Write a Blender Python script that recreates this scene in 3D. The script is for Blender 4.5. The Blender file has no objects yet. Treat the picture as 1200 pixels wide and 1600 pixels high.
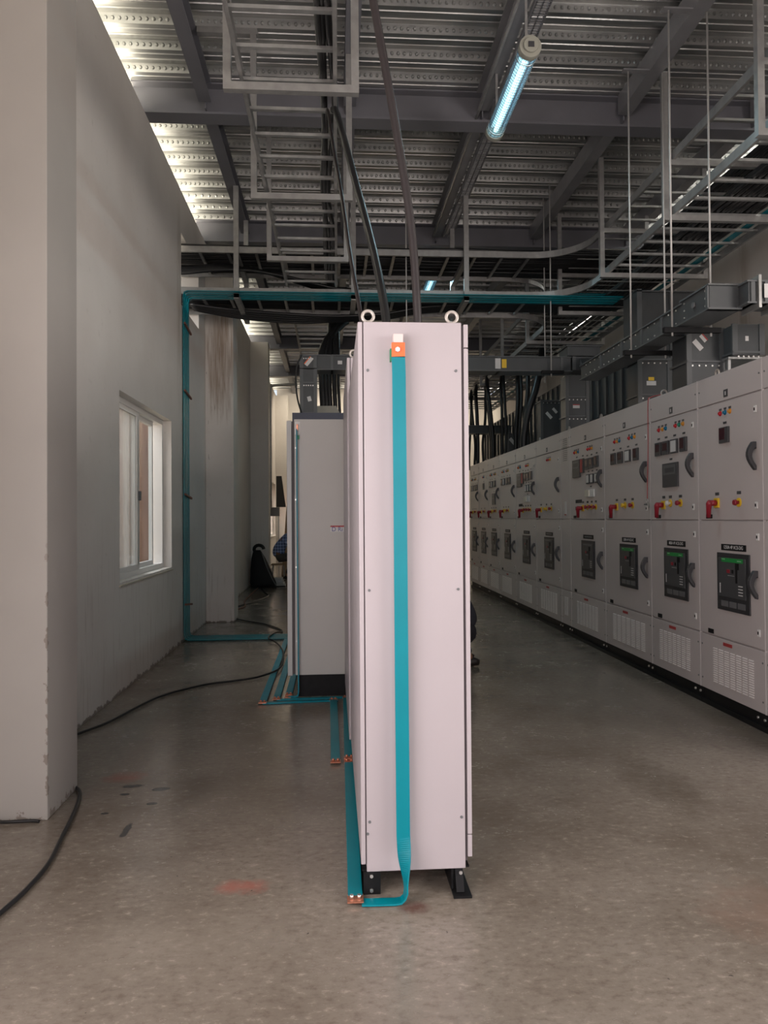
import bpy, math, random
from mathutils import Vector, Matrix
random.seed(7)
S = bpy.context.scene
COL = S.collection

# ------------------------------------------------------------------ camera
cam_d = bpy.data.cameras.new('camera')
cam = bpy.data.objects.new('camera', cam_d); COL.objects.link(cam); S.camera = cam
YAW, PIT, ROLL, F = math.radians(3.96), math.radians(.75), math.radians(.40), 1155.
fw = Vector((math.sin(YAW)*math.cos(PIT), math.cos(YAW)*math.cos(PIT), math.sin(PIT)))
r0 = Vector((math.cos(YAW), -math.sin(YAW), 0)); u0 = r0.cross(fw)
rr = math.cos(ROLL)*r0 - math.sin(ROLL)*u0; uu = math.cos(ROLL)*u0 + math.sin(ROLL)*r0
M = Matrix(((rr.x, uu.x, -fw.x, 0), (rr.y, uu.y, -fw.y, 0), (rr.z, uu.z, -fw.z, 1.45), (0, 0, 0, 1)))
cam.matrix_world = M
cam_d.sensor_fit = 'VERTICAL'; cam_d.sensor_height = 36; cam_d.lens = 36*F/1600
cam_d.shift_y = -6.68/1600; cam_d.shift_x = 0.0001
cam_d.clip_start = .05; cam_d.clip_end = 200

# ------------------------------------------------------------------ world + light
vs = S.view_settings
vs.view_transform = 'Standard'; vs.look = 'None'; vs.gamma = 1; vs.use_curve_mapping = False
vs.exposure = 0.8
W = bpy.data.worlds.new('world'); S.world = W; W.use_nodes = True
wn = W.node_tree; wn.nodes.clear()
wo = wn.nodes.new('ShaderNodeOutputWorld'); wb = wn.nodes.new('ShaderNodeBackground')
wg = wn.nodes.new('ShaderNodeTexCoord'); ws = wn.nodes.new('ShaderNodeSeparateXYZ'); wr = wn.nodes.new('ShaderNodeValToRGB')
wn.links.new(wg.outputs['Generated'], ws.inputs[0]); wm = wn.nodes.new('ShaderNodeMath'); wm.operation = 'MULTIPLY_ADD'
wm.inputs[1].default_value = .5; wm.inputs[2].default_value = .5
wn.links.new(ws.outputs['Z'], wm.inputs[0]); wn.links.new(wm.outputs[0], wr.inputs[0])
e = wr.color_ramp.elements; e[0].position = .45; e[0].color = (.75, .66, .52, 1); e[1].position = .56; e[1].color = (.78, .88, 1, 1)
wn.links.new(wr.outputs[0], wb.inputs[0]); wb.inputs[1].default_value = .6
wn.links.new(wb.outputs[0], wo.inputs[0])

def area(name, loc, d, sx, sy, power, col, up=(0, 0, 1)):
    L = bpy.data.lights.new(name, 'AREA'); L.shape = 'RECTANGLE'; L.size = sx; L.size_y = sy
    L.energy = power; L.color = col
    o = bpy.data.objects.new(name, L); COL.objects.link(o)
    z = -Vector(d).normalized(); x = Vector(up).cross(z).normalized(); y = z.cross(x)
    o.matrix_world = Matrix(((x.x, y.x, z.x, loc[0]), (x.y, y.y, z.y, loc[1]), (x.z, y.z, z.z, loc[2]), (0, 0, 0, 1)))
    return o
# daylight through the openings of the hall, plus added fills at right and back
area('daylight_door', (0.6, -4.3, 2.0), (0, 1, .04), 4.2, 3.8, 66, (1, .86, .86))
area('daylight_side_window', (-1.98, .6, 1.75), (1, .25, -.02), 2.6, 1.7, 96, (1, .87, .86))
area('fill_right', (5.22, .3, 2.2), (-1, .45, -.03), 3.6, 2.3, 150, (1, .92, .88))  # added lamp brightening the left wall, set in an invented opening
area('skylight_window', (-3.3, 7.3, 4.3), (1.2, 0, -1.7), 3.0, 1.6, 55, (1, .95, .90))
area('skylight_window_far', (-3.3, 22.2, 4.3), (1.2, 0, -1.7), 3.0, 1.6, 300, (1, .93, .84))
area('daylight_eave_left', (-2.55, 9.5, 4.95), (1, 0, .85), 27, .5, 330, (1, .91, .74))
area('daylight_eave_right', (5.8, 9.5, 4.95), (-1, 0, .85), 27, .5, 500, (1, .97, .90))
area('fill_back', (1.6, 22.3, 5.2), (0, .5, -.8), 5.5, .5, 60, (1, .88, .70))  # added lamp to brighten the back wall; no roof opening there
sun_d = bpy.data.lights.new('sun', 'SUN'); sun_d.energy = 1.5; sun_d.angle = .01; sun_d.color = (1, .95, .86)
sun = bpy.data.objects.new('sun', sun_d); COL.objects.link(sun); sun.rotation_euler = (math.radians(-5), math.radians(-6), 0)

# ------------------------------------------------------------------ materials
MATS = {}
def nt(name):
    m = bpy.data.materials.new(name); m.use_nodes = True
    return m, m.node_tree.nodes, m.node_tree.links, m.node_tree.nodes['Principled BSDF']
def mat(name, col, rough=.5, metal=0., spec=.5, noise=0., nscale=8., emit=None, estr=0., alpha=1., trans=0., coat=0., bump=0., stretch=(1, 1, 1)):
    if name in MATS: return MATS[name]
    m, N, L, b = nt(name)
    b.inputs['Base Color'].default_value = (*col, 1); b.inputs['Roughness'].default_value = rough
    b.inputs['Metallic'].default_value = metal; b.inputs['Specular IOR Level'].default_value = spec
    b.inputs['Coat Weight'].default_value = coat
    b.inputs['Transmission Weight'].default_value = trans
    b.inputs['Alpha'].default_value = alpha
    if emit: b.inputs['Emission Color'].default_value = (*emit, 1); b.inputs['Emission Strength'].default_value = estr
    if noise or bump:
        g = N.new('ShaderNodeNewGeometry'); mp = N.new('ShaderNodeMapping'); mp.inputs['Scale'].default_value = stretch
        n = N.new('ShaderNodeTexNoise'); n.inputs['Scale'].default_value = nscale; n.inputs['Detail'].default_value = 6
        L.new(g.outputs['Position'], mp.inputs[0]); L.new(mp.outputs[0], n.inputs['Vector'])
        if noise:
            mr = N.new('ShaderNodeMapRange'); mr.inputs[1].default_value = .3; mr.inputs[2].default_value = .7
            mr.inputs[3].default_value = 1-noise; mr.inputs[4].default_value = 1+noise*.6
            mx = N.new('ShaderNodeVectorMath'); mx.operation = 'SCALE'; mx.inputs[0].default_value = col
            L.new(n.outputs['Fac'], mr.inputs[0]); L.new(mr.outputs[0], mx.inputs['Scale']); L.new(mx.outputs[0], b.inputs['Base Color'])
        if bump:
            bp = N.new('ShaderNodeBump'); bp.inputs['Strength'].default_value = bump; bp.inputs['Distance'].default_value = .01
            L.new(n.outputs['Fac'], bp.inputs['Height']); L.new(bp.outputs[0], b.inputs['Normal'])
    MATS[name] = m; return m

class G:
    "tiny node-graph helper"
    def __init__(s, name):
        s.m, s.N, s.L, s.b = nt(name); s.pos = s.N.new('ShaderNodeNewGeometry').outputs['Position']
        sp = s.N.new('ShaderNodeSeparateXYZ'); s.L.new(s.pos, sp.inputs[0]); s.x, s.y, s.z = sp.outputs
    def v(s, sock, val):
        if hasattr(val, 'default_value') or hasattr(val, 'links'): s.L.new(val, sock)
        else: sock.default_value = val
    def math(s, op, a, b=None, c=None, clamp=False):
        n = s.N.new('ShaderNodeMath'); n.operation = op; n.use_clamp = clamp
        for i, q in enumerate((a, b, c)):
            if q is not None: s.v(n.inputs[i], q)
        return n.outputs[0]
    def noise(s, scale, detail=5, stretch=(1, 1, 1), rough=.55, off=(0, 0, 0)):
        mp = s.N.new('ShaderNodeMapping'); mp.inputs['Scale'].default_value = stretch; mp.inputs['Location'].default_value = off
        s.L.new(s.pos, mp.inputs[0]); n = s.N.new('ShaderNodeTexNoise'); n.inputs['Scale'].default_value = scale
        n.inputs['Detail'].default_value = detail; n.inputs['Roughness'].default_value = rough
        s.L.new(mp.outputs[0], n.inputs['Vector']); return n.outputs['Fac']
    def rng(s, v, a, b, c=0., d=1.):
        n = s.N.new('ShaderNodeMapRange'); n.clamp = True
        s.v(n.inputs[0], v); n.inputs[1].default_value = a; n.inputs[2].default_value = b; n.inputs[3].default_value = c; n.inputs[4].default_value = d
        return n.outputs[0]
    def mix(s, f, a, b):
        n = s.N.new('ShaderNodeMix'); n.data_type = 'RGBA'
        s.v(n.inputs[0], f); s.v(n.inputs[6], a if not isinstance(a, tuple) else (*a, 1)); s.v(n.inputs[7], b if not isinstance(b, tuple) else (*b, 1))
        return n.outputs[2]
    def blob(s, cx, cy, rx, ry, ax='xy', edge=.35, nz=None):
        X = {'x': s.x, 'y': s.y, 'z': s.z}[ax[0]]; Y = {'x': s.x, 'y': s.y, 'z': s.z}[ax[1]]
        a = s.math('POWER', s.math('ABSOLUTE', s.math('DIVIDE', s.math('SUBTRACT', X, cx), rx)), 2)
        b = s.math('POWER', s.math('ABSOLUTE', s.math('DIVIDE', s.math('SUBTRACT', Y, cy), ry)), 2)
        d = s.math('ADD', a, b)
        if nz is not None: d = s.math('ADD', d, s.math('MULTIPLY', s.math('SUBTRACT', nz, .5), 3.))
        return s.rng(d, 1., 1.-edge-.3, 0, 1)

# painted plaster walls with smears, drips and cement stains
g = G('plaster_wall')
n1 = g.noise(.9, 4); n2 = g.noise(14, 6); n3 = g.noise(5, 6, (6, 6, .35)); n4 = g.noise(40, 3)
base = g.mix(g.rng(n1, .3, .7), (.66, .615, .57), (.75, .71, .665))
base = g.mix(g.rng(n2, .62, .8, 0, .25), base, (.36, .32, .27))
low = g.rng(g.z, 1.6, 0., 0, 1)
base = g.mix(g.math('MULTIPLY', g.math('MULTIPLY', g.rng(n3, .56, .66, 0, .55), low), .8), base, (.33, .24, .19))
wb_ = g.rng(g.math('SUBTRACT', g.z, g.math('MULTIPLY', g.math('SUBTRACT', n2, .40), .16)), .01, 0., 0, .8)
base = g.mix(wb_, base, (.17, .13, .10))
# brown smear below the cable opening and on the pillar behind it
s1 = g.math('MULTIPLY', g.blob(8.72, 4.0, .17, 1.5, 'yz', .7, n3), g.rng(n3, .40, .62))
s2 = g.math('MULTIPLY', g.math('MULTIPLY', g.rng(g.y, 10.3, 10.48), g.rng(g.y, 11.2, 11.0)), g.math('MULTIPLY', g.blob(-1.56, 3.75, .22, .95, 'xz', .9, n3), .9))
base = g.mix(g.math('MULTIPLY', s1, .75), base, (.30, .23, .15)); base = g.mix(g.math('MULTIPLY', s2, .9), base, (.27, .175, .10))
n5 = g.noise(7, 5, (5, 5, .6)); pk = g.math('MULTIPLY', g.rng(n5, .68, .72), g.math('MULTIPLY', g.rng(g.y, 10.2, 10.4), g.rng(g.y, 11.2, 11.)))
base = g.mix(g.math('MULTIPLY', pk, g.rng(g.z, 1.2, 2.4, 0, .8)), base, (.16, .13, .1))
g.L.new(base, g.b.inputs['Base Color']); g.b.inputs['Roughness'].default_value = .62
bp = g.N.new('ShaderNodeBump'); bp.inputs['Strength'].default_value = .25; bp.inputs['Distance'].default_value = .006
g.L.new(n2, bp.inputs['Height']); g.L.new(bp.outputs[0], g.b.inputs['Normal'])
M_WALL = g.m
# near pillar: same paint, chipped along its corner and foot
g = G('chipped_plaster')
n1 = g.noise(.9, 4); n2 = g.noise(24, 6); n3 = g.noise(60, 4)
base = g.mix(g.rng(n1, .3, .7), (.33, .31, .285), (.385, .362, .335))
dx = g.math('ABSOLUTE', g.math('SUBTRACT', g.x, -1.382)); dy = g.math('ABSOLUTE', g.math('SUBTRACT', g.y, 3.69)); dd = g.math('ADD', dx, dy)
chip = g.rng(g.math('SUBTRACT', dd, g.math('MULTIPLY', g.math('SUBTRACT', n2, .52), .12)), .004, .0, 0, 1)
chip = g.math('MULTIPLY', chip, g.rng(g.z, 1.5, 1.1))
foot = g.rng(g.math('SUBTRACT', g.z, g.math('MULTIPLY', g.math('SUBTRACT', n2, .45), .22)), .006, 0., 0, 1)
base = g.mix(g.math('MAXIMUM', chip, foot), base, (.22, .19, .165))
n6 = g.noise(9, 4, (1, 1, .6)); base = g.mix(g.math('MULTIPLY', g.rng(n6, .71, .73), g.rng(g.z, 1.4, .9, 0, .5)), base, (.25, .22, .19))
g.L.new(base, g.b.inputs['Base Color']); g.b.inputs['Roughness'].default_value = .6
M_CHIP = g.m
# power-trowelled concrete floor
g = G('polished_concrete')
n1 = g.noise(.55, 6, (1, 1, 1), .6); n2 = g.noise(2.6, 8, (1, 1.0, 1), .65); n3 = g.noise(22, 8, (1, 1.6, 1), .7); n4 = g.noise(90, 3)
base = g.mix(g.rng(n1, .38, .62), (.135, .108, .083), (.265, .228, .19))
base = g.mix(g.rng(n2, .35, .7, 0, .55), base, (.27, .235, .195)); base = g.mix(g.rng(n3, .5, .66, 0, .6), base, (.13, .10, .075))
base = g.mix(g.rng(n3, .44, .30, 0, .55), base, (.46, .40, .33))
base = g.mix(g.rng(n4, .66, .74, 0, .35), base, (.4, .37, .33))
nn = g.noise(9, 6, (1, 1, 1), .7)
for cx, cy, rx, ry, c, a in ((-1.17, 4.27, .14, .10, (.28, .095, .065), .8), (-.36, 2.96, .13, .075, (.34, .12, .09), .75), (.30, 2.75, .07, .05, (.12, .05, .04), .8),
                             (1.75, 3.9, .22, .5, (.09, .068, .048), .55), (1.6, 2.6, .3, .3, (.25, .16, .12), .4), (2.1, 3.2, .35, .5, (.13, .105, .085), .4), (-.6, 2.6, .5, .25, (.27, .235, .19), .4)):
    base = g.mix(g.math('MULTIPLY', g.blob(cx, cy, rx, ry, 'xy', .9, nn), a), base, c)
for cx, cy, rx, ry in ((-1.09, 4.12, .065, .03), (-1.10, 4.0, .03, .02), (-1.13, 3.75, .02, .015), (-.93, 4.06, .05, .03), (-.97, 3.55, .02, .09), (-.93, 3.86, .03, .02)):
    base = g.mix(g.math('MULTIPLY', g.blob(cx, cy, rx, ry, 'xy', .2, nn), .9), base, (.03, .028, .03))
n7 = g.noise(35, 3, (1, 1, 1), .5, (5, 3, 0)); base = g.mix(g.rng(n7, .74, .76, 0, .85), base, (.05, .045, .04))
g.L.new(base, g.b.inputs['Base Color'])
g.L.new(g.rng(g.math('ADD', g.math('MULTIPLY', n2, .5), g.math('MULTIPLY', n3, .5)), .38, .62, .10, .30), g.b.inputs['Roughness'])
g.b.inputs['Specular IOR Level'].default_value = .5
bp = g.N.new('ShaderNodeBump'); bp.inputs['Strength'].default_value = .12; bp.inputs['Distance'].default_value = .004
g.L.new(n3, bp.inputs['Height']); g.L.new(bp.outputs[0], g.b.inputs['Normal'])
M_FLOOR = g.m
# galvanised deck sheet
g = G('galvanised_deck')
n1 = g.noise(3, 5, (.4, 6, 1)); n2 = g.noise(60, 3)
g.L.new(g.mix(g.rng(n1, .3, .7), (.37, .38, .375), (.60, .60, .585)), g.b.inputs['Base Color'])
g.b.inputs['Metallic'].default_value = .9; g.L.new(g.rng(n2, .3, .7, .30, .46), g.b.inputs['Roughness'])
M_DECK = g.m
# dusty window glass
g = G('dusty_glass')
n1 = g.noise(1.2, 5, (1, 4, .8)); tr = g.N.new('ShaderNodeBsdfTransparent'); ms = g.N.new('ShaderNodeMixShader')
g.b.inputs['Base Color'].default_value = (.55, .53, .5, 1); g.b.inputs['Roughness'].default_value = .25
tl = g.N.new('ShaderNodeBsdfTranslucent'); tl.inputs[0].default_value = (.75, .74, .72, 1); ms2 = g.N.new('ShaderNodeMixShader'); ms2.inputs[0].default_value = .5
g.L.new(g.b.outputs[0], ms2.inputs[1]); g.L.new(tl.outputs[0], ms2.inputs[2])
g.L.new(g.rng(n1, .3, .7, .35, .85), ms.inputs[0]); g.L.new(tr.outputs[0], ms.inputs[1]); g.L.new(ms2.outputs[0], ms.inputs[2])
g.L.new(ms.outputs[0], [n for n in g.N if n.type == 'OUTPUT_MATERIAL'][0].inputs[0])
M_DUSTY = g.m
g = G('clear_glass')
gl = g.N.new('ShaderNodeBsdfGlossy'); gl.inputs['Roughness'].default_value = .03; tr = g.N.new('ShaderNodeBsdfTransparent'); tr.inputs[0].default_value = (.93, .96, .97, 1)
fr = g.N.new('ShaderNodeLayerWeight'); ms = g.N.new('ShaderNodeMixShader'); g.L.new(g.math('MULTIPLY_ADD', g.math('POWER', fr.outputs['Facing'], 5.), .45, .03), ms.inputs[0]); g.L.new(tr.outputs[0], ms.inputs[1]); g.L.new(gl.outputs[0], ms.inputs[2])
g.L.new(ms.outputs[0], [n for n in g.N if n.type == 'OUTPUT_MATERIAL'][0].inputs[0]); M_GLASS = g.m

PINK = mat('cabinet_paint', (.43, .385, .405), .38, noise=.03, nscale=2)
PINKD = mat('cabinet_gap', (.10, .085, .09), .6)
GREY = mat('grey_cabinet_paint', (.56, .545, .52), .4, noise=.03, nscale=2)
BOARD = mat('switchboard_paint', (.53, .485, .475), .36, noise=.03, nscale=2)
BOARDE = mat('switchboard_edge', (.68, .64, .63), .4)
BLK = mat('black_steel', (.010, .010, .011), .5, spec=.2, noise=.3, nscale=20)
DUCT = mat('busduct_grey', (.062, .068, .072), .38, noise=.12, nscale=6)
DUCTF = mat('busduct_flange', (.10, .108, .112), .38)
GALV = mat('galvanised_steel', (.44, .44, .43), .38, .7, noise=.2, nscale=12)
GALVD = mat('ladder_steel', (.37, .365, .355), .42, .55, noise=.15, nscale=14)
PSTEEL = mat('painted_steel', (.175, .175, .195), .45, noise=.08, nscale=3)
JOIST = mat('joist_steel', (.29, .29, .30), .42, .3, noise=.12, nscale=5)
RUBBER = mat('cable_black', (.012, .012, .013), .38)
CABP = mat('cable_brown_black', (.018, .013, .014), .42)
TEAL = mat('teal_sleeve', (.0, .215, .27), .32, spec=.3, noise=.08, nscale=3)
TEALD = mat('teal_sleeve_dusty', (.0, .25, .34), .4, spec=.3, noise=.12, nscale=12)
COPPER = mat('bare_copper', (.72, .30, .19), .38, .8, noise=.25, nscale=60)
ORANGE = mat('orange_insulator', (.85, .16, .045), .4)
STEEL = mat('bright_steel', (.7, .69, .67), .28, .9)
WHITE = mat('white_plastic', (.78, .77, .75), .45)
OFFW = mat('label_white', (.66, .65, .64), .5)
RED = mat('red_plastic', (.30, .015, .03), .35)
REDL = mat('red_label', (.42, .05, .05), .45)
YEL = mat('yellow_plastic', (.85, .55, .03), .4)
LR = mat('lamp_red', (.5, .02, .03), .2); LB = mat('lamp_blue', (.01, .16, .30), .2); LY = mat('lamp_amber', (.65, .28, .03), .2); LG = mat('lamp_green', (.01, .22, .14), .2)
GREEN = mat('green_strip', (.01, .26, .05), .4)
DGREEN = mat('green_tape', (.02, .22, .10), .5)
DGREY = mat('dark_grey_plastic', (.055, .055, .06), .42)
MGREY = mat('mid_grey_plastic', (.14, .145, .15), .4)
LCD = mat('meter_window', (.06, .02, .025), .12)
ALU = mat('white_window_frame', (.80, .78, .75), .4)
BROWN = mat('brown_tie', (.20, .075, .05), .6)
CORD = mat('red_cord', (.45, .07, .07), .6)
PALM = mat('beige_gland_plate', (.42, .40, .33), .5)
NAVY = mat('navy_channel', (.07, .075, .11), .5)
PLY = mat('plywood', (.42, .30, .19), .7, noise=.25, nscale=3, stretch=(1, 1, 8))
BRICKW = mat('outside_render', (.60, .40, .33), .9, noise=.15, nscale=3)
SAND = mat('outside_ground', (.55, .45, .33), .95, noise=.2, nscale=.8)
BAGM = mat('black_fabric', (.008, .008, .009), .7, bump=.6, nscale=30)
SKIN = mat('skin_brown', (.24, .12, .07), .55); HAIR = mat('black_hair', (.01, .008, .007), .6)
TROU = mat('grey_trousers', (.08, .075, .068), .85, noise=.3, nscale=12); TROUD = mat('dark_trousers', (.012, .010, .014), .85, noise=.3, nscale=12)
SHIRTD = mat('dark_shirt', (.03, .03, .04), .85, noise=.2, nscale=9); SHOE = mat('shoe_dark', (.02, .014, .012), .5)
g = G('blue_plaid_shirt')
cx_ = g.math('GREATER_THAN', g.math('FRACT', g.math('MULTIPLY', g.x, 16)), .55); cz_ = g.math('GREATER_THAN', g.math('FRACT', g.math('MULTIPLY', g.z, 14)), .55)
g.L.new(g.mix(g.math('MULTIPLY', g.math('ADD', cx_, cz_), .5), (.38, .52, .85), (.05, .09, .26)), g.b.inputs['Base Color']); g.b.inputs['Roughness'].default_value = .85
PLAID = g.m
TUBEC = mat('lamp_tube_cover', (.55, .80, .95), .15, emit=(.16, .52, .80), estr=.16, alpha=.28)
TUBEL = mat('lamp_tube_light', (1, 1, 1), .5, emit=(.42, .86, 1.), estr=2.3)

# ------------------------------------------------------------------ mesh helpers
class MB:
    def __init__(s): s.v = []; s.f = []; s.sm = []
    def quad(s, pts, smooth=False):
        n = len(s.v); s.v += [tuple(p) for p in pts]; s.f.append(tuple(range(n, n+len(pts)))); s.sm.append(smooth); return s
    def box(s, x0, x1, y0, y1, z0, z1):
        n = len(s.v)
        for x, y, z in ((x0, y0, z0), (x1, y0, z0), (x1, y1, z0), (x0, y1, z0), (x0, y0, z1), (x1, y0, z1), (x1, y1, z1), (x0, y1, z1)): s.v.append((x, y, z))
        for f in ((3, 2, 1, 0), (4, 5, 6, 7), (0, 1, 5, 4), (1, 2, 6, 5), (2, 3, 7, 6), (3, 0, 4, 7)): s.f.append(tuple(n+i for i in f)); s.sm.append(False)
        return s
    def bar(s, p0, p1, w, h, up=(0, 0, 1)):
        p0, p1 = Vector(p0), Vector(p1); d = (p1-p0).normalized(); a = d.cross(Vector(up))
        if a.length < 1e-4: a = d.cross(Vector((0, 1, 0)))
        a.normalize(); b = a.cross(d).normalized(); n = len(s.v)
        for p in (p0, p1):
            for i, j in ((-1, -1), (1, -1), (1, 1), (-1, 1)): s.v.append(tuple(p+a*i*w/2+b*j*h/2))
        for f in ((0, 1, 2, 3), (7, 6, 5, 4), (0, 4, 5, 1), (1, 5, 6, 2), (2, 6, 7, 3), (3, 7, 4, 0)): s.f.append(tuple(n+i for i in f)); s.sm.append(False)
        return s
    def ring(s, path, r, n=8, closed=False, cap=True, flat=1.):
        P = [Vector(p) for p in path]; K = len(P); rs = r if isinstance(r, (list, tuple)) else [r]*K
        ref = None; base = len(s.v)
        for i, p in enumerate(P):
            t = (P[(i+1) % K]-P[i-1]) if closed else (P[min(i+1, K-1)]-P[max(i-1, 0)])
            t.normalize()
            if ref is None:
                ref = Vector((0, 0, 1)) if abs(t.z) < .9 else Vector((0, 1, 0))
            a = (ref-t*ref.dot(t)).normalized(); ref = a; b = t.cross(a)
            for k in range(n):
                q = 2*math.pi*k/n; s.v.append(tuple(p+(a*math.cos(q)*flat+b*math.sin(q))*rs[i]))
        for i in range(K if closed else K-1):
            for k in range(n):
                i2 = (i+1) % K; s.f.append((base+i*n+k, base+i*n+(k+1) % n, base+i2*n+(k+1) % n, base+i2*n+k)); s.sm.append(True)
        if cap and not closed:
            s.f.append(tuple(base+k for k in range(n))[::-1]); s.sm.append(False)
            s.f.append(tuple(base+(K-1)*n+k for k in range(n))); s.sm.append(False)
        return s
    def cyl(s, p0, p1, r, n=16, r2=None): return s.ring([p0, p1], [r, r if r2 is None else r2], n)
    def torus(s, c, R, r, ax='y', n=20, m=8):
        pts = []
        for i in range(n):
            q = 2*math.pi*i/n; a, b = R*math.cos(q), R*math.sin(q)
            pts.append({'y': (c[0]+a, c[1], c[2]+b), 'x': (c[0], c[1]+a, c[2]+b), 'z': (c[0]+a, c[1]+b, c[2])}[ax])
        return s.ring(pts, r, m, closed=True)
    def strip(s, path, wid, w, t):
        "flat strap: path points, width directions, width, thickness"
        P = [Vector(p) for p in path]; K = len(P); base = len(s.v)
        for i, p in enumerate(P):
            d = (P[min(i+1, K-1)]-P[max(i-1, 0)]).normalized(); a = Vector(wid[i] if isinstance(wid, list) else wid); a = (a-d*a.dot(d)).normalized(); b = d.cross(a)
            for q, z in ((-1, -1), (1, -1), (1, 1), (-1, 1)): s.v.append(tuple(p+a*q*w/2+b*z*t/2))
        for i in range(K-1):
            for k in range(4):
                s.f.append((base+i*4+k, base+i*4+(k+1) % 4, base+i*4+4+(k+1) % 4, base+i*4+4+k)); s.sm.append(False)
        s.f.append((base+3, base+2, base+1, base)); s.f.append(tuple(base+4*(K-1)+k for k in range(4))); s.sm += [False, False]
        return s
    def prism(s, poly, axis, a0, a1):
        "poly in the two other axes, extruded along axis"
        n = len(poly); base = len(s.v)
        for a in (a0, a1):
            for p, q in poly: s.v.append({'x': (a, p, q), 'y': (p, a, q), 'z': (p, q, a)}[axis])
        s.f.append(tuple(base+i for i in range(n))[::-1]); s.f.append(tuple(base+n+i for i in range(n))); s.sm += [False, False]
        for i in range(n): s.f.append((base+i, base+(i+1) % n, base+n+(i+1) % n, base+n+i)); s.sm.append(False)
        return s
    def build(s, name, m, parent=None, bevel=0., label=None):
        me = bpy.data.meshes.new(name)
        if parent is not None: off = wloc(parent)
        else:
            xs = [v[0] for v in s.v]; ys = [v[1] for v in s.v]; zs = [v[2] for v in s.v]
            off = Vector(((min(xs)+max(xs))/2, (min(ys)+max(ys))/2, min(zs)))
        me.from_pydata([tuple(Vector(v)-off) for v in s.v], [], s.f)
        me.polygons.foreach_set('use_smooth', s.sm); me.materials.append(m); me.update()
        import bmesh
        bm = bmesh.new(); bm.from_mesh(me); bmesh.ops.recalc_face_normals(bm, faces=bm.faces); bm.to_mesh(me); bm.free()
        o = bpy.data.objects.new(name, me); COL.objects.link(o)
        if parent is not None: o.parent = parent
        else: o.location = off
        if bevel:
            b = o.modifiers.new('bevel', 'BEVEL'); b.width = bevel; b.segments = 2; b.limit_method = 'ANGLE'; b.angle_limit = .6
        if label: o['label'] = label
        return o
def wloc(o):
    v = o.location.copy()
    while o.parent: o = o.parent; v += o.location
    return v
def tag(o, label=None, cat=None, group=None, kind=None):
    for k, q in (('label', label), ('category', cat), ('group', group), ('kind', kind)):
        if q: o[k] = q
    return o
def thing(name, loc, label, cat, group=None):
    o = bpy.data.objects.new(name, None); COL.objects.link(o); o.location = loc; o.empty_display_size = .1
    return tag(o, label, cat, group)
def B(*a): return MB().box(*a)
def curve(pts, n=6):
    P = [Vector(p) for p in pts]; out = []
    for i in range(len(P)-1):
        p0, p1, p2, p3 = P[max(i-1, 0)], P[i], P[i+1], P[min(i+2, len(P)-1)]
        for k in range(n):
            t = k/n; out.append(.5*((2*p1)+(p2-p0)*t+(2*p0-5*p1+4*p2-p3)*t*t+(3*p1-p0-3*p2+p3)*t**3))
    out.append(P[-1]); return out
def text(body, name, origin, xdir, ydir, size, m, parent, align='CENTER', width=None):
    c = bpy.data.curves.new('t', 'FONT'); c.body = body; c.size = size; c.align_x = align; c.align_y = 'CENTER'; c.extrude = .0004
    o = bpy.data.objects.new('t', c); COL.objects.link(o); bpy.context.view_layer.update()
    me = bpy.data.meshes.new_from_object(o.evaluated_get(bpy.context.evaluated_depsgraph_get())); bpy.data.objects.remove(o); bpy.data.curves.remove(c)
    X, Y = Vector(xdir).normalized(), Vector(ydir).normalized(); Z = X.cross(Y)
    k = 1.
    if width and len(me.vertices):
        w = max(v.co.x for v in me.vertices)-min(v.co.x for v in me.vertices); k = width/w if w else 1
    off = wloc(parent)
    for v in me.vertices: v.co = Vector(origin)-off+X*v.co.x*k+Y*v.co.y+Z*v.co.z
    me.name = name; me.materials.clear(); me.materials.append(m)
    t = bpy.data.objects.new(name, me); COL.objects.link(t); t.parent = parent; return t
def cable(name, pts, r, m, label, cat='cable', group=None, n=8, seg=6):
    return tag(MB().ring(curve(pts, seg), r, n).build(name, m), label, cat, group)

# ------------------------------------------------------------------ setting
XL, XR, YB = -1.77, 5.05, 23.9
ZT = 5.34
def wall_y(name, x0, x1, y0, y1, z0, z1, holes, m, inner):
    "wall lying along Y between x0 and x1 with rectangular holes (ya, yb, za, zb)"
    ys = sorted({y0, y1, *[h[0] for h in holes], *[h[1] for h in holes]}); zs = sorted({z0, z1, *[h[2] for h in holes], *[h[3] for h in holes]})
    b = MB()
    solid = lambda i, j: 0 <= i < len(ys)-1 and 0 <= j < len(zs)-1 and not any(h[0] <= (ys[i]+ys[i+1])/2 <= h[1] and h[2] <= (zs[j]+zs[j+1])/2 <= h[3] for h in holes)
    for i in range(len(ys)-1):
        for j in range(len(zs)-1):
            if not solid(i, j): continue
            a, c, d, e_ = ys[i], ys[i+1], zs[j], zs[j+1]
            b.quad([(x0, a, d), (x0, c, d), (x0, c, e_), (x0, a, e_)]); b.quad([(x1, a, d), (x1, c, d), (x1, c, e_), (x1, a, e_)])
            if not solid(i-1, j): b.quad([(x0, a, d), (x1, a, d), (x1, a, e_), (x0, a, e_)])
            if not solid(i+1, j): b.quad([(x0, c, d), (x1, c, d), (x1, c, e_), (x0, c, e_)])
            if not solid(i, j-1): b.quad([(x0, a, d), (x1, a, d), (x1, c, d), (x0, c, d)])
            if not solid(i, j+1): b.quad([(x0, a, e_), (x1, a, e_), (x1, c, e_), (x0, c, e_)])
    return tag(b.build(name, m), kind='structure')
tag(B(-2.02, 5.3, -4.3, 24.2, -.15, 0).build('floor', M_FLOOR), kind='structure')
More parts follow.
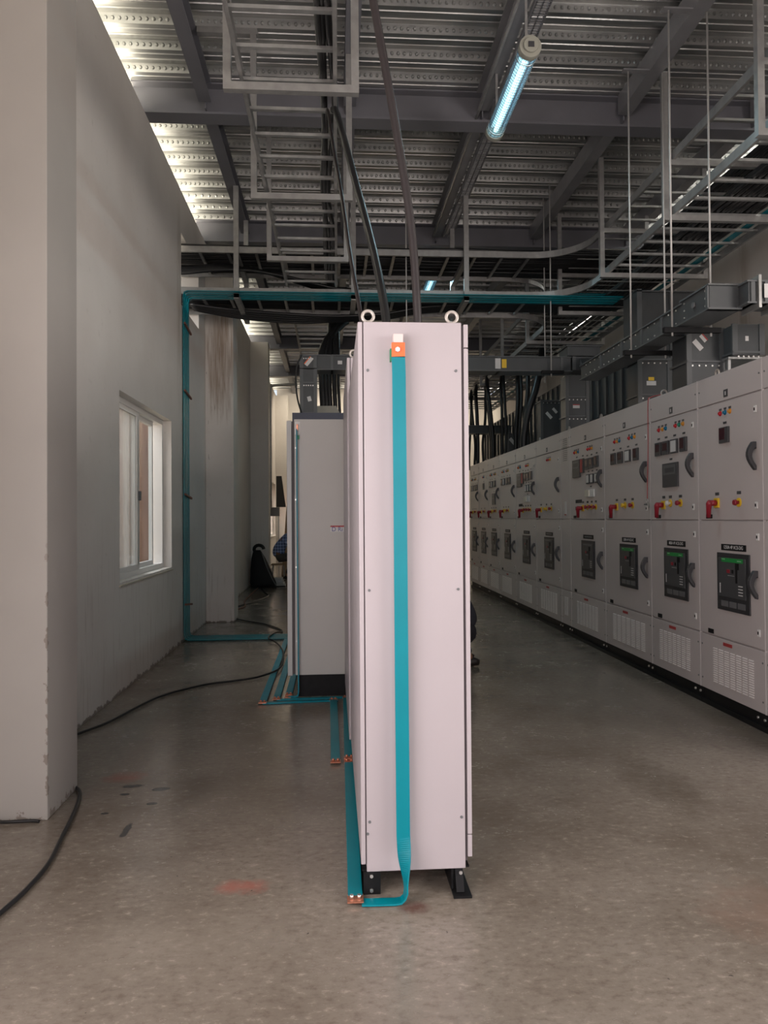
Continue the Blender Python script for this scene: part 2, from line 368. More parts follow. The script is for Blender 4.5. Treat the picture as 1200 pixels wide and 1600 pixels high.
wall_y('wall_left', -2.02, XL, -4.3, 24.2, 0, ZT, [(-.9, 2.1, .92, 2.55), (6.29, 8.28, .92, 2.53), (8.84, 9.98, 3.98, 4.83), (21.3, 23.05, .92, 2.5)], M_WALL, 1)
wall_y('wall_right', XR, 5.3, -4.3, 24.2, 0, ZT, [(-1.6, 2.2, 1.0, 3.4)], M_WALL, 0)  # unseen opening, added for the right fill lamp
tag(B(XL, XR, YB, 24.2, 0, 5.62).build('wall_back', M_WALL), kind='structure')
b = MB(); b.box(XL, -1.5, -4.3, -4.05, 0, ZT); b.box(2.8, XR, -4.3, -4.05, 0, ZT); b.box(-1.5, 2.8, -4.3, -4.05, 4.0, ZT)
tag(b.build('wall_front', M_WALL), kind='structure')
# pillars against the walls
PLAB = [('near whitish plaster pillar with a chipped corner on the left edge', M_CHIP), ('plaster pillar smeared with brown stains behind the teal riser strips', M_WALL),
        ('plaster pillar beyond the stained one, rising behind the black bag', M_WALL), ('farthest plaster pillar in the corner at the back wall', M_WALL)]
for (y0, (lab, m)) in zip((3.69, 10.48, 16.15, 23.2), PLAB):
    z1 = ZT if y0 < 4 else 5.28
    tag(B(XL, -1.382, y0, y0+.42, 0, z1).build('pillar', m, bevel=.004), lab, 'pillar')
tag(B(-.62, -.2, 23.6, YB, 0, 5.3).build('pillar', M_WALL), 'shallow cream pilaster on the back wall beyond the grey cabinets', 'pillar')
tag(B(2.2, 2.6, 23.6, YB, 0, 5.3).build('pillar', M_WALL), 'shallow cream pilaster on the back wall behind the hanging cables', 'pillar')
for y0 in (10.48, 17.05):
    tag(B(4.66, XR, y0, y0+.42, 0, 5.28).build('pillar', M_WALL), 'plaster pillar on the right wall %s' % ('behind the near busbar ducts' if y0 < 12 else 'at the far end of the ribbed duct'), 'pillar')

# roof deck: trapezoidal sheet with embossed webs
PIT_, Y00, Z0, H = .345, 6.32, 5.65, .075
b = MB(); prof = []
k0 = -31; k1 = 53
for k in range(k0, k1):
    y = Y00+k*PIT_
    prof += [(y, Z0+H), (y+.018, Z0), (y+.066, Z0), (y+.072, Z0+.010), (y+.080, Z0+.010), (y+.086, Z0), (y+.134, Z0), (y+.152, Z0+H),
             (y+.205, Z0+H), (y+.211, Z0+H-.008), (y+.219, Z0+H-.008), (y+.225, Z0+H), (y+.270, Z0+H), (y+.276, Z0+H-.008), (y+.284, Z0+H-.008), (y+.290, Z0+H)]
prof.append((Y00+k1*PIT_, Z0+H))
for (ya, za), (yb, zb) in zip(prof[:-1], prof[1:]):
    b.quad([(-2.45, ya, za), (5.7, ya, za), (5.7, yb, zb), (-2.45, yb, zb)])
b.quad([(-2.45, prof[0][0], Z0+.13), (5.7, prof[0][0], Z0+.13), (5.7, prof[-1][0], Z0+.13), (-2.45, prof[-1][0], Z0+.13)])
for k in range(-3, 24):      # embossed buttons
    y = Y00+k*PIT_; st = .057 if k < 10 else .09
    for i in range(int(8.0/st)):
        x = -2.4+i*st; rr_ = .015 if k < 10 else .018
        c0 = Vector((x, y+.009, Z0+H/2)); nrm = Vector((0, -.972, -.235)); up_ = Vector((0, -.235, .972))
        n = len(b.v); ns = 6 if k < 10 else 4
        for q in range(ns):
            a = 2*math.pi*q/ns; b.v.append(tuple(c0+Vector((1, 0, 0))*math.cos(a)*rr_*1.15+up_*math.sin(a)*rr_*1.3))
        for q in range(ns):
            a = 2*math.pi*q/ns; b.v.append(tuple(c0+nrm*.010+(Vector((1, 0, 0))*math.cos(a)+up_*math.sin(a))*rr_*.55))
        for q in range(ns): b.f.append((n+q, n+(q+1) % ns, n+ns+(q+1) % ns, n+ns+q)); b.sm.append(False)
        b.f.append(tuple(n+ns+q for q in range(ns))); b.sm.append(False)
me = bpy.data.meshes.new('ceiling'); me.from_pydata(b.v, [], b.f); me.materials.append(M_DECK); me.update()
o = bpy.data.objects.new('ceiling', me); COL.objects.link(o); tag(o, kind='structure')

# ground and boundary wall outside
tag(B(-30, 35, -30, 50, -.5, -.2).build('ground', SAND), kind='structure')
tag(B(-3.0, -2.8, 9.3, 26, -.2, 3.4).build('boundary_wall', BRICKW), 'pinkish rendered wall outside, seen through the open window sash', 'wall')

# windows on the left wall
def window(n, y0, y1, z0, z1, ym, detail=True):
    w = bpy.data.objects.new('window_%d' % n, None); COL.objects.link(w); w.location = (-1.9, (y0+y1)/2, z0); w['kind'] = 'structure'
    f = MB(); x0, x1 = -1.95, -1.86; t = .05
    f.box(x0, x1, y0, y1, z0, z0+t).box(x0, x1, y0, y1, z1-t, z1).box(x0, x1, y0, y0+t, z0+t, z1-t).box(x0, x1, y1-t, y1, z0+t, z1-t)
    f.build('window_frame', ALU, w)
    def sash(a, c, xx, glass):
        s = MB(); q = .045; s.box(xx-.02, xx+.015, a, a+q, z0+t, z1-t).box(xx-.02, xx+.015, c-q, c, z0+t, z1-t).box(xx-.02, xx+.015, a+q, c-q, z0+t, z0+t+q).box(xx-.02, xx+.015, a+q, c-q, z1-t-q, z1-t)
        so = s.build('sash', ALU, w); B(xx-.004, xx+.002, a+q, c-q, z0+t+q, z1-t-q).build('glass_pane', glass, so)
    sash(y0+t, ym, -1.885, M_DUSTY); sash(ym-.25 if detail else ym-.05, y1-.25 if detail else y1-t, -1.925, M_GLASS)
    f = MB(); f.box(-1.905, -1.87, ym-.012, ym+.035, z0+t, z1-t); f.build('mullion', ALU, w)
    if detail: B(-1.89, -1.845, ym-.005, ym+.02, 1.63, 1.72).build('latch', MGREY, w)
    s = MB().prism([(-2.02, z0-.02), (XL+.012, z0-.035), (XL+.012, z0-.02), (-2.02, z0+.004)], 'y', y0-.02, y1+.02); s.build('window_sill', mat('sill_plaster', (.55, .49, .40), .6), w)
window(1, 6.29, 8.28, .92, 2.53, 7.28)
window(2, 21.3, 23.05, .92, 2.5, 22.2)
window(3, -.9, 2.1, .92, 2.55, .6)
b = MB()
for y in (7.0, 7.5, 8.0, 8.6): b.cyl((-2.35, y, -.2), (-2.35, y, 3.0), .03, 8)
b.cyl((-2.35, 6.6, 1.0), (-2.35, 8.9, 1.0), .02, 8).cyl((-2.35, 6.6, 2.2), (-2.35, 8.9, 2.2), .02, 8)
tag(b.build('pipe_railing', ALU), 'white pipe screen standing outside the near window', 'railing')
tag(MB().prism([(-2.62, -.2), (-2.60, -.2), (-2.14, 2.6), (-2.16, 2.6)], 'y', 5.7, 6.75).build('leaning_board', PLY), 'weathered plywood board leaning outside behind the dusty pane', 'board')

# ------------------------------------------------------------------ girders and joists
ORD = ['first', 'second', 'third', 'fourth', 'fifth', 'sixth']
GY = [3.85, 7.15, 10.45, 13.75, 17.05, 20.35]
GN = ['just above the camera', 'nearest in view, crossing above the tube light', 'next beyond the nearest one, above the transverse ladders', 'half hidden behind the transverse cable ladders', 'third from the back wall', 'closest to the back wall']
for y, lab in zip(GY, GN):
    t = thing('steel_girder', (1.6, y+.1, 5.34), 'grey steel roof girder '+lab, 'girder', None)
    x0, x1 = -1.9, 5.2
    B(x0, x1, y, y+.2, 5.34, 5.362).build('bottom_flange', PSTEEL, t); B(x0, x1, y+.09, y+.11, 5.362, 5.63).build('web', PSTEEL, t); B(x0, x1, y, y+.2, 5.63, 5.648).build('top_flange', PSTEEL, t)
    s = MB()
    for x in (-1.2, .19, 1.5, 2.93, 4.3): s.box(x-.006, x+.006, y+.012, y+.09, 5.40, 5.63)
    s.build('stiffener_plates', PSTEEL, t)
JN = [(-1.2, 'nearest the window wall'), (.19, 'above the left cable ladder'), (1.5, 'carrying the tube lights'), (2.93, 'above the switchboard fronts'), (4.3, 'nearest the right wall')]
BN = ['in the bay over the camera', 'between the nearest two girders in view', 'in the bay over the transverse ladders', 'in the bay just past the transverse ladders', 'in the second bay from the back wall', 'in the bay at the back wall']
for j, (x, ln) in enumerate(JN):
    for i in range(6):
        y0 = GY[i-1]+.205 if i else 3.9-3.3+.2; y1 = GY[i]-.005
        if i == 0: y0, y1 = GY[0]+.205, GY[1]-.005
        else:
            y0, y1 = GY[i]+.205, (GY[i+1]-.005 if i < 5 else YB-.02)
        w = .06; m = MB()
        m.box(x-w, x+w, y0, y1, 5.45, 5.462).box(x-.005, x+.005, y0, y1, 5.462, 5.632).box(x-w, x+w, y0, y1, 5.632, 5.645)
        if x > 2.5: m = MB().box(x-.065, x+.065, y0, y1, 5.45, 5.645)
        tag(m.build('roof_joist', JOIST if x > 1 else PSTEEL), 'grey steel joist %s, %s' % (ln, BN[i]), 'joist')
# conduits and perforated tray under the light joist
t = thing('perforated_tray', (1.62, 6, 5.3), 'perforated steel cable tray fixed beside the joist that carries the tube lights', 'cable tray')
b = MB()
for y in [5.4+.03*i for i in range(160)]: b.box(1.58, 1.70, y, y+.014, 5.395, 5.40)
b.box(1.58, 1.592, 4.2, 10.3, 5.395, 5.40).box(1.634, 1.646, 4.2, 10.3, 5.395, 5.40).box(1.688, 1.70, 4.2, 10.3, 5.395, 5.40)
b.build('perforated_bottom', JOIST, t); B(1.575, 1.58, 4.2, 10.3, 5.395, 5.445).build('side_rail', JOIST, t); B(1.70, 1.705, 4.2, 10.3, 5.395, 5.445).build('side_rail', JOIST, t)
tag(MB().cyl((1.45, 4.2, 5.42), (1.45, 10.3, 5.42), .014, 8).build('conduit', GALV), 'thin steel conduit clipped under the joist beside the perforated tray', 'conduit')

# ------------------------------------------------------------------ tube lights
def tube_light(x, y0, y1, z, label, joist_drop=True):
    t = thing('tube_light', (x, (y0+y1)/2, z), label, 'light', None); R = .074
    MB().ring([(x, y0+.05, z), (x, y1-.05, z)], R, 28, cap=False).build('tube_cover', TUBEC, t)
    b = MB()
    b.cyl((x, y0+.07, z-.012), (x, y1-.07, z-.012), .019, 12)
    b.build('fluorescent_lamp', TUBEL, t)
    B(x-.045, x+.045, y0+.06, y1-.06, z+.015, z+.022).build('gear_tray', WHITE, t)
    b = MB(); y = y0+.07
    while y < y1-.05: b.torus((x, y, z), R+.003, .0022, 'y', 24, 4); y += .035
    for q in range(14):
        a = q*math.pi/7; b.cyl((x+(R+.003)*math.cos(a), y0+.06, z+(R+.003)*math.sin(a)), (x+(R+.003)*math.cos(a), y1-.06, z+(R+.003)*math.sin(a)), .0018, 4)
    b.build('wire_guard', MGREY, t)
    for ya, yb, s in ((y0, y0+.055, -1), (y1-.055, y1, 1)):
        c = MB().cyl((x, ya, z), (x, yb, z), R+.01, 28); yy = ya if s < 0 else yb
        c.cyl((x, yy, z), (x, yy+s*.018, z), .056, 24); cp = c.build('end_cap', mat('lamp_cap_grey', (.33, .33, .28), .45), t, .003)
        B(x-.022, x+.022, min(yy+s*.018, yy+s*.024), max(yy+s*.018, yy+s*.024), z-.02, z+.02).build('gland_plug', DGREY, cp)
    for yy in (y0+.12, y1-.12):
        MB().torus((x, yy, z), R+.006, .004, 'y', 20, 6).build('clamp_ring', STEEL, t)
        MB().bar((x, yy, z+R), (x, yy, 5.45 if joist_drop else z+.4), .02, .005).build('hanger_strap', GALV, t)
    L = bpy.data.lights.new('lamp_glow', 'AREA'); L.shape = 'RECTANGLE'; L.size = .1; L.size_y = y1-y0-.2; L.energy = 9; L.color = (.6, .9, 1)
    o = bpy.data.objects.new('lamp_glow', L); COL.objects.link(o); o.parent = t; o.location = (0, 0, -.085)
tube_light(1.5, 5.40, 6.66, 4.975, 'large lit blue-white tube light with wire guard under the roof')
tube_light(1.5, 10.62, 11.86, 4.99, 'small lit tube light far back behind the cable ladders')

# ------------------------------------------------------------------ cable ladders
def ladder_y(label, x0, x1, y0, y1, z, rungs, rail_h=.075, skew=0., near_bend=None, group=None, left_path=None):
    t = thing('cable_ladder', ((x0+x1)/2, (y0+y1)/2, z), label, 'cable ladder', group)
    for k, x in enumerate((x0, x1)):
        if k == 0 and left_path: path = left_path
        else: path = [(x, y0, z), (x+skew, y1, z)]
        b = MB()
        s = 1 if k == 0 else -1
        for a, c in zip(path[:-1], path[1:]):
            b.bar(a, c, .004, rail_h)
            d = (Vector(c)-Vector(a)).normalized(); nrm = Vector((-d.y, d.x, 0))*-1*s
            for zz in (-1, 1):
                off = nrm*.012+Vector((0, 0, zz*rail_h/2)); b.bar(Vector(a)+off, Vector(c)+off, .024, .003)
        b.build('rail', GALVD, t)
    n = 0
    for y in rungs:
        sk = skew*(y-y0)/(y1-y0); b = MB(); zz = z-.005
        b.bar((x0+sk+.004, y, zz), (x1+sk-.004, y, zz), .032, .004); b.bar((x0+sk+.004, y-.016, zz+.009), (x1+sk-.004, y-.016, zz+.009), .003, .02); b.bar((x0+sk+.004, y+.016, zz+.009), (x1+sk-.004, y+.016, zz+.009), .003, .02)
        o = b.build('rung', GALV, t)
    return t
ladder_y('cable ladder running away overhead left of the pink cabinet, carrying few cables', -.60, .02, 1.2, 9.0, 4.30, [1.4+.342*i for i in range(23)], skew=.05)

def arc(cx, cy, r, a0, a1, z, n=10): return [(cx+r*math.cos(math.radians(a0+(a1-a0)*i/n)), cy+r*math.sin(math.radians(a0+(a1-a0)*i/n)), z) for i in range(n+1)]
Y0T, Y1T = 9.0, 9.93
def ladder_x(label, z):
    t = thing('cable_ladder', (.7, 9.4, z), label, 'cable ladder')
    near = [(-1.98, Y0T, z), (2.48, Y0T, z)]+arc(2.48, 8.4, .6, 90, 0, z)[1:]+[(3.08, 8.3, z)]
    far = [(-1.98, Y1T, z), (2.4, Y1T, z)]+arc(2.4, 10.61, .68, -90, 0, z)[1:]
    for k, path in enumerate((near, far)):
        b = MB(); s = 1 if k == 0 else -1
        for a, c in zip(path[:-1], path[1:]):
            b.bar(a, c, .004, .075)
            for zz in (-1, 1): b.bar(Vector(a)+Vector((0, s*.01, zz*.0375)), Vector(c)+Vector((0, s*.01, zz*.0375)), .024, .003)
        b.build('rail', GALVD, t)
    for i in range(13):
        x = -1.6+i*.34; b = MB().bar((x, Y0T+.005, z-.005), (x, Y1T-.005, z-.005), .032, .004)
        b.bar((x-.016, Y0T+.005, z+.005), (x-.016, Y1T-.005, z+.005), .003, .02).bar((x+.016, Y0T+.005, z+.005), (x+.016, Y1T-.005, z+.005), .003, .02)
        b.build('rung', GALV, t)
ladder_x('upper transverse cable ladder crossing behind the pink cabinet, loaded with black cables', 4.70)
ladder_x('lower transverse cable ladder carrying teal strips and sagging black cables', 4.20)
for z, nm in ((4.70, 'upper'), (4.20, 'lower')):
    ladder_y('%s cable ladder running toward the camera above the switchboard cabinets' % nm, 3.08, 4.12, 3.6, 8.3, z, [3.8+.34*i for i in range(14)])
    ladder_y('%s cable ladder continuing to the back above the far switchboard cabinets' % nm, 3.08, 4.12, 10.6, 19.0, z, [10.75+.34*i for i in range(24)])
    t = thing('cable_ladder', (3.6, 9.4, z), '%s tee piece where the transverse ladder meets the right ladder' % nm, 'cable ladder')
    MB().bar((4.12, 8.3, z), (4.12, 10.6, z), .004, .075).build('rail', GALVD, t)
    for i in range(7): y = 8.42+.34*i; MB().bar((3.1, y, z-.005), (4.11, y, z-.005), .032, .006).build('rung', GALV, t)
# slotted vertical ladder pieces further back on the left
ladder_y('short cable ladder beyond the transverse ones, above the grey cabinets', -.55, .1, 10.1, 15.5, 4.35, [10.3+.34*i for i in range(15)])

# hangers
def hanger_u(x0, x1, y, zb, zt, label, w=.05, top=None, ztr=None):
    t = thing('trapeze_hanger', ((x0+x1)/2, y, zb), label, 'hanger')
    for x in (x0, x1): B(x-w/2, x+w/2, y-w/2, y+w/2, zb+w, ztr if (ztr and x == x1) else zt).build('post', GALVD, t)
    B(x0-w/2, x1+w/2, y-w/2, y+w/2, zb, zb+w).build('crossbar', GALVD, t)
    if top: B(top[0], top[1], y-w/2, y+w/2, zt, zt+w).build('top_channel', GALVD, t)
    return t
for y, lab in ((3.15, 'over the camera'), (4.74, 'nearest in view'), (6.35, 'second in view'), (7.88, 'just before the transverse ladders')):
    hanger_u(-.655, .16, y, 4.18, 5.59, 'steel U-shaped hanger under the left cable ladder, '+lab, top=(-1.13, -.62), ztr=5.448)
for y, lab in ((4.97, 'nearest in view'), (6.45, 'second in view'), (8.03, 'just before the tee'), (9.56, 'in the tee'), (11.2, 'first past the tee'), (12.9, 'second past the tee'), (14.8, 'third past the tee'), (16.6, 'fourth past the tee')):
    t = hanger_u(3.015, 4.20, y, 4.11, 5.45, 'two-level steel hanger frame holding the right cable ladders, '+lab)
    B(3.04, 4.175, y-.025, y+.025, 4.61, 4.66).build('crossbar', GALVD, t)
for x, lab in ((-1.14, 'nearest the window wall'), (.27, 'above the left side of the pink cabinet'), (1.655, 'right of the pink cabinet top')):
    t = thing('trapeze_hanger', (x, 9.5, 4.1), 'steel channel hanger under the transverse ladders, '+lab, 'hanger')
    B(x-.03, x+.03, 8.93, 8.98, 4.10, 5.45).build('post', GALVD, t); B(x-.03, x+.03, 9.97, 10.02, 4.10, 5.45).build('post', GALVD, t)
    B(x-.03, x+.03, 8.93, 10.12, 4.09, 4.15).build('arm', GALVD, t); B(x-.03, x+.03, 8.98, 9.97, 4.595, 4.65).build('arm', GALVD, t)

# ------------------------------------------------------------------ cables on the ladders
def jig(a): return random.uniform(-a, a)
def turn(s, z, toward, yend, r):
    "path from the wall opening along the transverse ladder, then along the right ladder"
    y = Y0T+s; x = 3.08+s if toward < 0 else 4.12-s*.9
    rad = .45
    p = [(-2.3, y+jig(.03), z+jig(.01)), (-1.9, y+jig(.02), z+jig(.01))]
    for q in (-1.2, -.5, .2, .9, 1.6, 2.3): p.append((q+jig(.05), y+jig(.018), z+abs(jig(.008))))
    p.append((x-rad, y, z)); p.append((x-.13, y+toward*.13, z)); p.append((x, y+toward*rad, z))
    yy = y+toward*(rad+.9)
    while (yy-yend)*toward < 0: p.append((x+jig(.015), yy, z+abs(jig(.008)))); yy += toward*1.1
    p.append((x, yend, z)); return p
GU = 'cables on the upper transverse ladder'
for i in range(14):
    s = .775+.0145*i; z = 4.735+.042*(i % 2)
    cable('power_cable', turn(s, z, -1, 3.4, .02), .021, RUBBER, 'black power cable on the upper ladder turning toward the camera at the right', group='upper cables turning toward the camera', seg=4)
for i in range(20):
    s = .07+.03*i; z = 4.73+.042*(i % 2)
    cable('power_cable', turn(s, z, 1, 18.5, .02), .021, RUBBER, 'black power cable on the upper ladder turning away to the back', group='upper cables turning to the back', seg=4)
for i in range(20):
    s = .40+.0235*i; z = 4.232+.042*(i % 2)
    cable('power_cable', turn(s, z, -1, 3.4, .02), .021, RUBBER, 'black power cable on the lower ladder turning toward the camera at the right', group='lower cables turning toward the camera', seg=4)
for i in range(7):
    s = .28+.05*i; z = 4.232+.04*(i % 2)
    cable('power_cable', turn(s, z+.03, 1, 17.5, .02), .021, RUBBER, 'black power cable on the lower ladder turning away to the back', group='lower cables turning to the back', seg=4)
for i in range(9):      # bulging bundle from the opening down to the lower ladder
    y = 9.12+.045*i; dz = .022*i
    cable('power_cable', [(-2.3, y, 4.42+dz*.8), (-1.8, y+jig(.02), 4.45+dz), (-1.4, y, 4.50+dz+jig(.01)), (-1.0, y, 4.49+dz*.8), (-.6, y, 4.43+dz*.5), (-.2, y, 4.34+dz*.3), (.2, y, 4.27+.02*(i % 2)), (1., y, 4.25+.02*(i % 2)), (2.6, y, 4.25+.02*(i % 2))],
          .021, RUBBER, 'black cable bulging out of the wall opening down onto the lower ladder', group='cables bulging from the wall opening')
for i in range(5):      # sag under lower ladder
    y = 9.55+.06*i
    cable('power_cable', [(-1.78, y-.1, 4.16), (-1.2, y, 4.12-.008*i), (-.5, y, 4.075-.01*i), (.1, y, 4.06), (.7, y, 4.10), (1.2, y, 4.19), (1.8, y, 4.23)],
          .02, RUBBER, 'black cable sagging below the lower transverse ladder', group='cables sagging below the lower ladder')
# bundle on the left ladder
for i in range(3):
    x = -.06+.034*i
    cable('power_cable', [(x+.03, 1.2, 4.335), (x+jig(.02), 2.5, 4.335), (x+jig(.03), 4, 4.335), (x+jig(.03), 5.2, 4.335), (x+jig(.04)-.02, 6.5, 4.335), (x+jig(.03), 7.6, 4.335), (x, 8.6, 4.34), (x+.02, 9.2, 4.32), (x+.03, 9.8, 4.30), (x+.03, 10.6, 4.3)],
          .018 if i % 2 else .023, RUBBER, 'black cable lying along the left cable ladder', group='cables along the left ladder')
cable('thick_cable', [(.10, 2.85, 4.36), (.135, 2.93, 3.95), (.165, 3.0, 3.66), (.258, 3.04, 3.15), (.333, 3.06, 2.68), (.358, 3.06, 2.3), (.358, 3.06, 2.2)], .0175, CABP, 'thickest dark cable dropping to the gland on top of the pink cabinet', n=12)
cable('thick_cable', [(.0, 5.35, 4.33), (.03, 5.05, 4.26), (.09, 4.6, 3.8), (.15, 4.25, 3.36), (.225, 3.8, 2.8), (.258, 3.5, 2.40), (.262, 3.45, 2.2)], .021, RUBBER, 'black cable dropping from the left ladder to the pink cabinet top, left of the gland', n=10)
cable('thin_cable', [(-.03, 5.6, 4.33), (-.02, 5.05, 4.25), (.02, 4.6, 3.75), (.06, 4.3, 3.35), (.10, 3.85, 2.82), (.14, 3.5, 2.4), (.15, 3.45, 2.2)], .011, CABP, 'thin dark cable hanging to the pink cabinet beside its left eyebolt')
for i, (xa, xb) in enumerate(((-.12, -.13), (-.07, -.085), (-.02, -.04), (.04, .03), (.09, .085))):
    cable('power_cable', [(xa+(.5 if i < 2 else .05), 10.5, 4.26), (xa+(.25 if i < 2 else 0), 10.25, 4.15), (xa, 10.0, 3.75), (xb, 9.92, 3.3), (xb+.01, 9.9, 3.0), (xb+.02, 9.9, 2.8)], (.045, .04, .036, .03, .02)[i], RUBBER,
          'black cable dropping behind the crossing duct to the beige gland hood', group='cables dropping to the grey cabinets')
# cables dropping to the far switchboard cabinets
DROP = [(2.95, 16.6), (3.02, 16.2), (3.05, 15.7), (3.0, 15.1), (3.16, 15.3), (3.2, 14.7), (3.1, 14.1), (3.25, 14.0), (3.2, 13.5), (3.32, 13.2), (3.3, 12.8), (3.4, 12.6), (3.25, 12.3)]
for i, (x, y) in enumerate(DROP):
    dx_ = jig(.09)
    cable('power_cable', [(x+dx_*1.2+.1, y+.5, 4.25), (x+dx_, y+.1, 4.0), (x+dx_*.6, y, 3.5), (x+.015*math.sin(i), y, 3.0), (x, y, 2.6), (x, y, 2.48)], .03 if i % 3 else .042, RUBBER,
          'black cable dropping onto the far switchboard cabinets', group='cables dropping to the far switchboards', n=6)
cable('thick_cable', [(3.45, 11.9, 4.22), (3.36, 11.7, 3.9), (3.25, 11.6, 3.5), (3.12, 11.6, 3.1), (3.05, 11.6, 2.7), (3.05, 11.6, 2.48)], .055, RUBBER, 'thickest slanting black cable under the horizontal duct at right', n=10)

# ------------------------------------------------------------------ hanger rods and brackets
def rod(x, y, z0, z1, label): return tag(MB().cyl((x, y, z0), (x, y, z1), .008, 8).build('threaded_rod', mat('rod_zinc', (.5, .49, .47), .5, .2)), label, 'rod')
for y, nm in ((5.62, 'nearest'), (6.42, 'second')):
    for x, sd in ((2.67, 'left'), (2.985, 'right')): rod(x, y, 2.86, 5.44 if sd == 'left' else 5.44, '%s rod of the %s pair carrying the run of busbar duct over the switchboards' % (sd, nm))
    tag(B(2.62, 2.86, y-.03, y+.03, 5.44, 5.452).build('bracket_plate', JOIST), 'steel bracket plate under the joist above the %s rod pair' % nm, 'bracket')
    t = B(2.60, 3.06, y-.02, y+.02, 2.885, 2.926).build('strut_channel', BLK); tag(t, 'black strut channel under the diagonal busbar duct, on the %s rod pair' % nm, 'strut')
for x, y, nm in ((2.745, 9.08, 'left'), (2.79, 9.5, 'right')): rod(x, y, 3.2, 5.63, '%s rod of the pair holding the crossing duct near its right elbow' % nm)
tag(B(2.62, 2.90, 9.05, 9.11, 3.235, 3.274).build('strut_channel', BLK), 'black strut channel under the crossing duct near its right elbow', 'strut')
rod(.93, 9.12, 3.25, 5.63, 'rod behind the pink cabinet top, right of the thick cable')

# ------------------------------------------------------------------ busbar ducts
def flange(b, ax, a, x0, x1, y0, y1, z0, z1, t=.018, o_=.018):
    if ax == 'z': b.box(x0-o_, x1+o_, y0-o_, y1+o_, a-t/2, a+t/2)
    if ax == 'x': b.box(a-t/2, a+t/2, y0-o_, y1+o_, z0-o_, z1+o_)
    if ax == 'y': b.box(x0-o_, x1+o_, a-t/2, a+t/2, z0-o_, z1+o_)
def bolts(b, pts, ax='y', r=.008, h=.008):
    for p in pts:
        q = list(p); i = {'x': 0, 'y': 1}[ax]; q[i] -= h; b.cyl(p, q, r, 6)
def sticker(parent, cx, y, cz, w, h, ang=0, bar=None, m=OFFW, name='sticker'):
    a = math.radians(ang); X = Vector((math.cos(a), 0, math.sin(a))); Z = Vector((-math.sin(a), 0, math.cos(a))); c = Vector((cx, y, cz)); b = MB()
    b.bar(c-X*w/2, c+X*w/2, .002, h, up=Z) if False else b.quad([c-X*w/2-Z*h/2, c+X*w/2-Z*h/2, c+X*w/2+Z*h/2, c-X*w/2+Z*h/2])
    o = b.build(name, m, parent)
    if bar:
        c2 = c+Z*(h/2-.006)+Vector((0, -.0008, 0)); MB().quad([c2-X*w/2-Z*.006, c2+X*w/2-Z*.006, c2+X*w/2+Z*.006, c2-X*w/2+Z*.006]).build('sticker_band', bar, o)
    return o
def riser(x0, x1, y0, y1, z0, z1, fl, label, stick=None):
    t = thing('busbar_riser', ((x0+x1)/2, (y0+y1)/2, z0), label, 'busbar duct')
    B(x0, x1, y0, y1, z0, z1).build('casing', DUCT, t, .004)
    b = MB()
    for z in fl: flange(b, 'z', z, x0, x1, y0, y1, 0, 0)
    for x in (x0, x1): b.box(x-.022, x+.022, y0-.012, y0+.01, z0, z1)
    b.build('flanges', DUCTF, t)
    b = MB()
    for z in fl:
        for i in range(5): bolts(b, [(x0+.03+(x1-x0-.06)*i/4, y0-.001, z-.035)])
    b.build('bolts', STEEL, t)
    for s in (stick or []): sticker(t, s[0], y0-.004, *s[1:])
    return t
P2 = (2.503,)
riser(3.0, 3.29, 6.02, 6.32, 2.503, 3.03, (2.52, 2.745), 'dark busbar riser with two slanted stickers above the third cabinet seam', [(3.05+.03, 2.885, .10, .045, -48, None), (3.13, 2.945, .07, .04, -48, REDL)])
t = riser(3.30, 3.53, 5.84, 6.2, 2.765, 3.02, (2.785,), 'dark square busbar box with a small square sticker beside the near riser', [(3.405, 2.90, .028, .04, 0, None)])
t = thing('support_shelf', (3.5, 6.1, 2.505), 'pale steel support shelf under the square busbar box', 'shelf')
B(3.28, 3.75, 5.9, 6.3, 2.745, 2.762).build('shelf_plate', GALV, t)
for x in (3.30, 3.72): B(x-.012, x+.012, 5.92, 5.95, 2.505, 2.744).build('leg', GALV, t)
riser(3.13, 3.44, 7.32, 7.62, 2.503, 3.06, (2.52, 2.68, 3.04), 'dark busbar riser with a yellow and white sticker', [(3.25, 2.80, .10, .045, 0, None), (3.25, 2.845, .06, .035, 0, None, YEL, 'warning_sticker')])
riser(3.03, 3.30, 9.35, 9.62, 2.503, 3.275, (2.52, 2.74, 2.99), 'tall dark busbar riser under the right elbow with a red-edged sticker', [(3.15, 2.87, .09, .05, 0, REDL)])
riser(3.46, 3.78, 12.0, 12.3, 2.503, 3.38, (2.52, 3.36), 'dark busbar riser with slanted stickers left of the tall riser', [(3.58, 3.12, .13, .05, -48, None), (3.68, 3.2, .10, .045, -48, None)])
riser(3.62, 3.86, 15.05, 15.4, 2.503, 3.16, (2.52,), 'far small busbar riser with one slanted sticker', [(3.72, 3.0, .17, .07, -48, None)])
def duct(x0, x1, y0, y1, z0, z1, ax, label, fl=(), stick=(), bl=()):
    t = thing('busbar_duct', ((x0+x1)/2, (y0+y1)/2, z0), label, 'busbar duct')
    B(x0, x1, y0, y1, z0, z1).build('casing', DUCT, t, .003)
    b = MB()
    b.box(x0-.015, x1+.015, y0-.015, y1+.015, z0-.012, z0).box(x0-.015, x1+.015, y0-.015, y1+.015, z1, z1+.012)
    for a in fl: flange(b, ax, a, x0, x1, y0, y1, z0, z1, .03, .012)
    b.build('flanges', DUCTF, t)
    if bl:
        b = MB()
        for p in bl: bolts(b, [p], 'x' if ax == 'y' else 'y')
        b.build('bolts', STEEL, t)
    for s in stick: sticker(t, s[0], y0-.016, *s[1:])
    return t
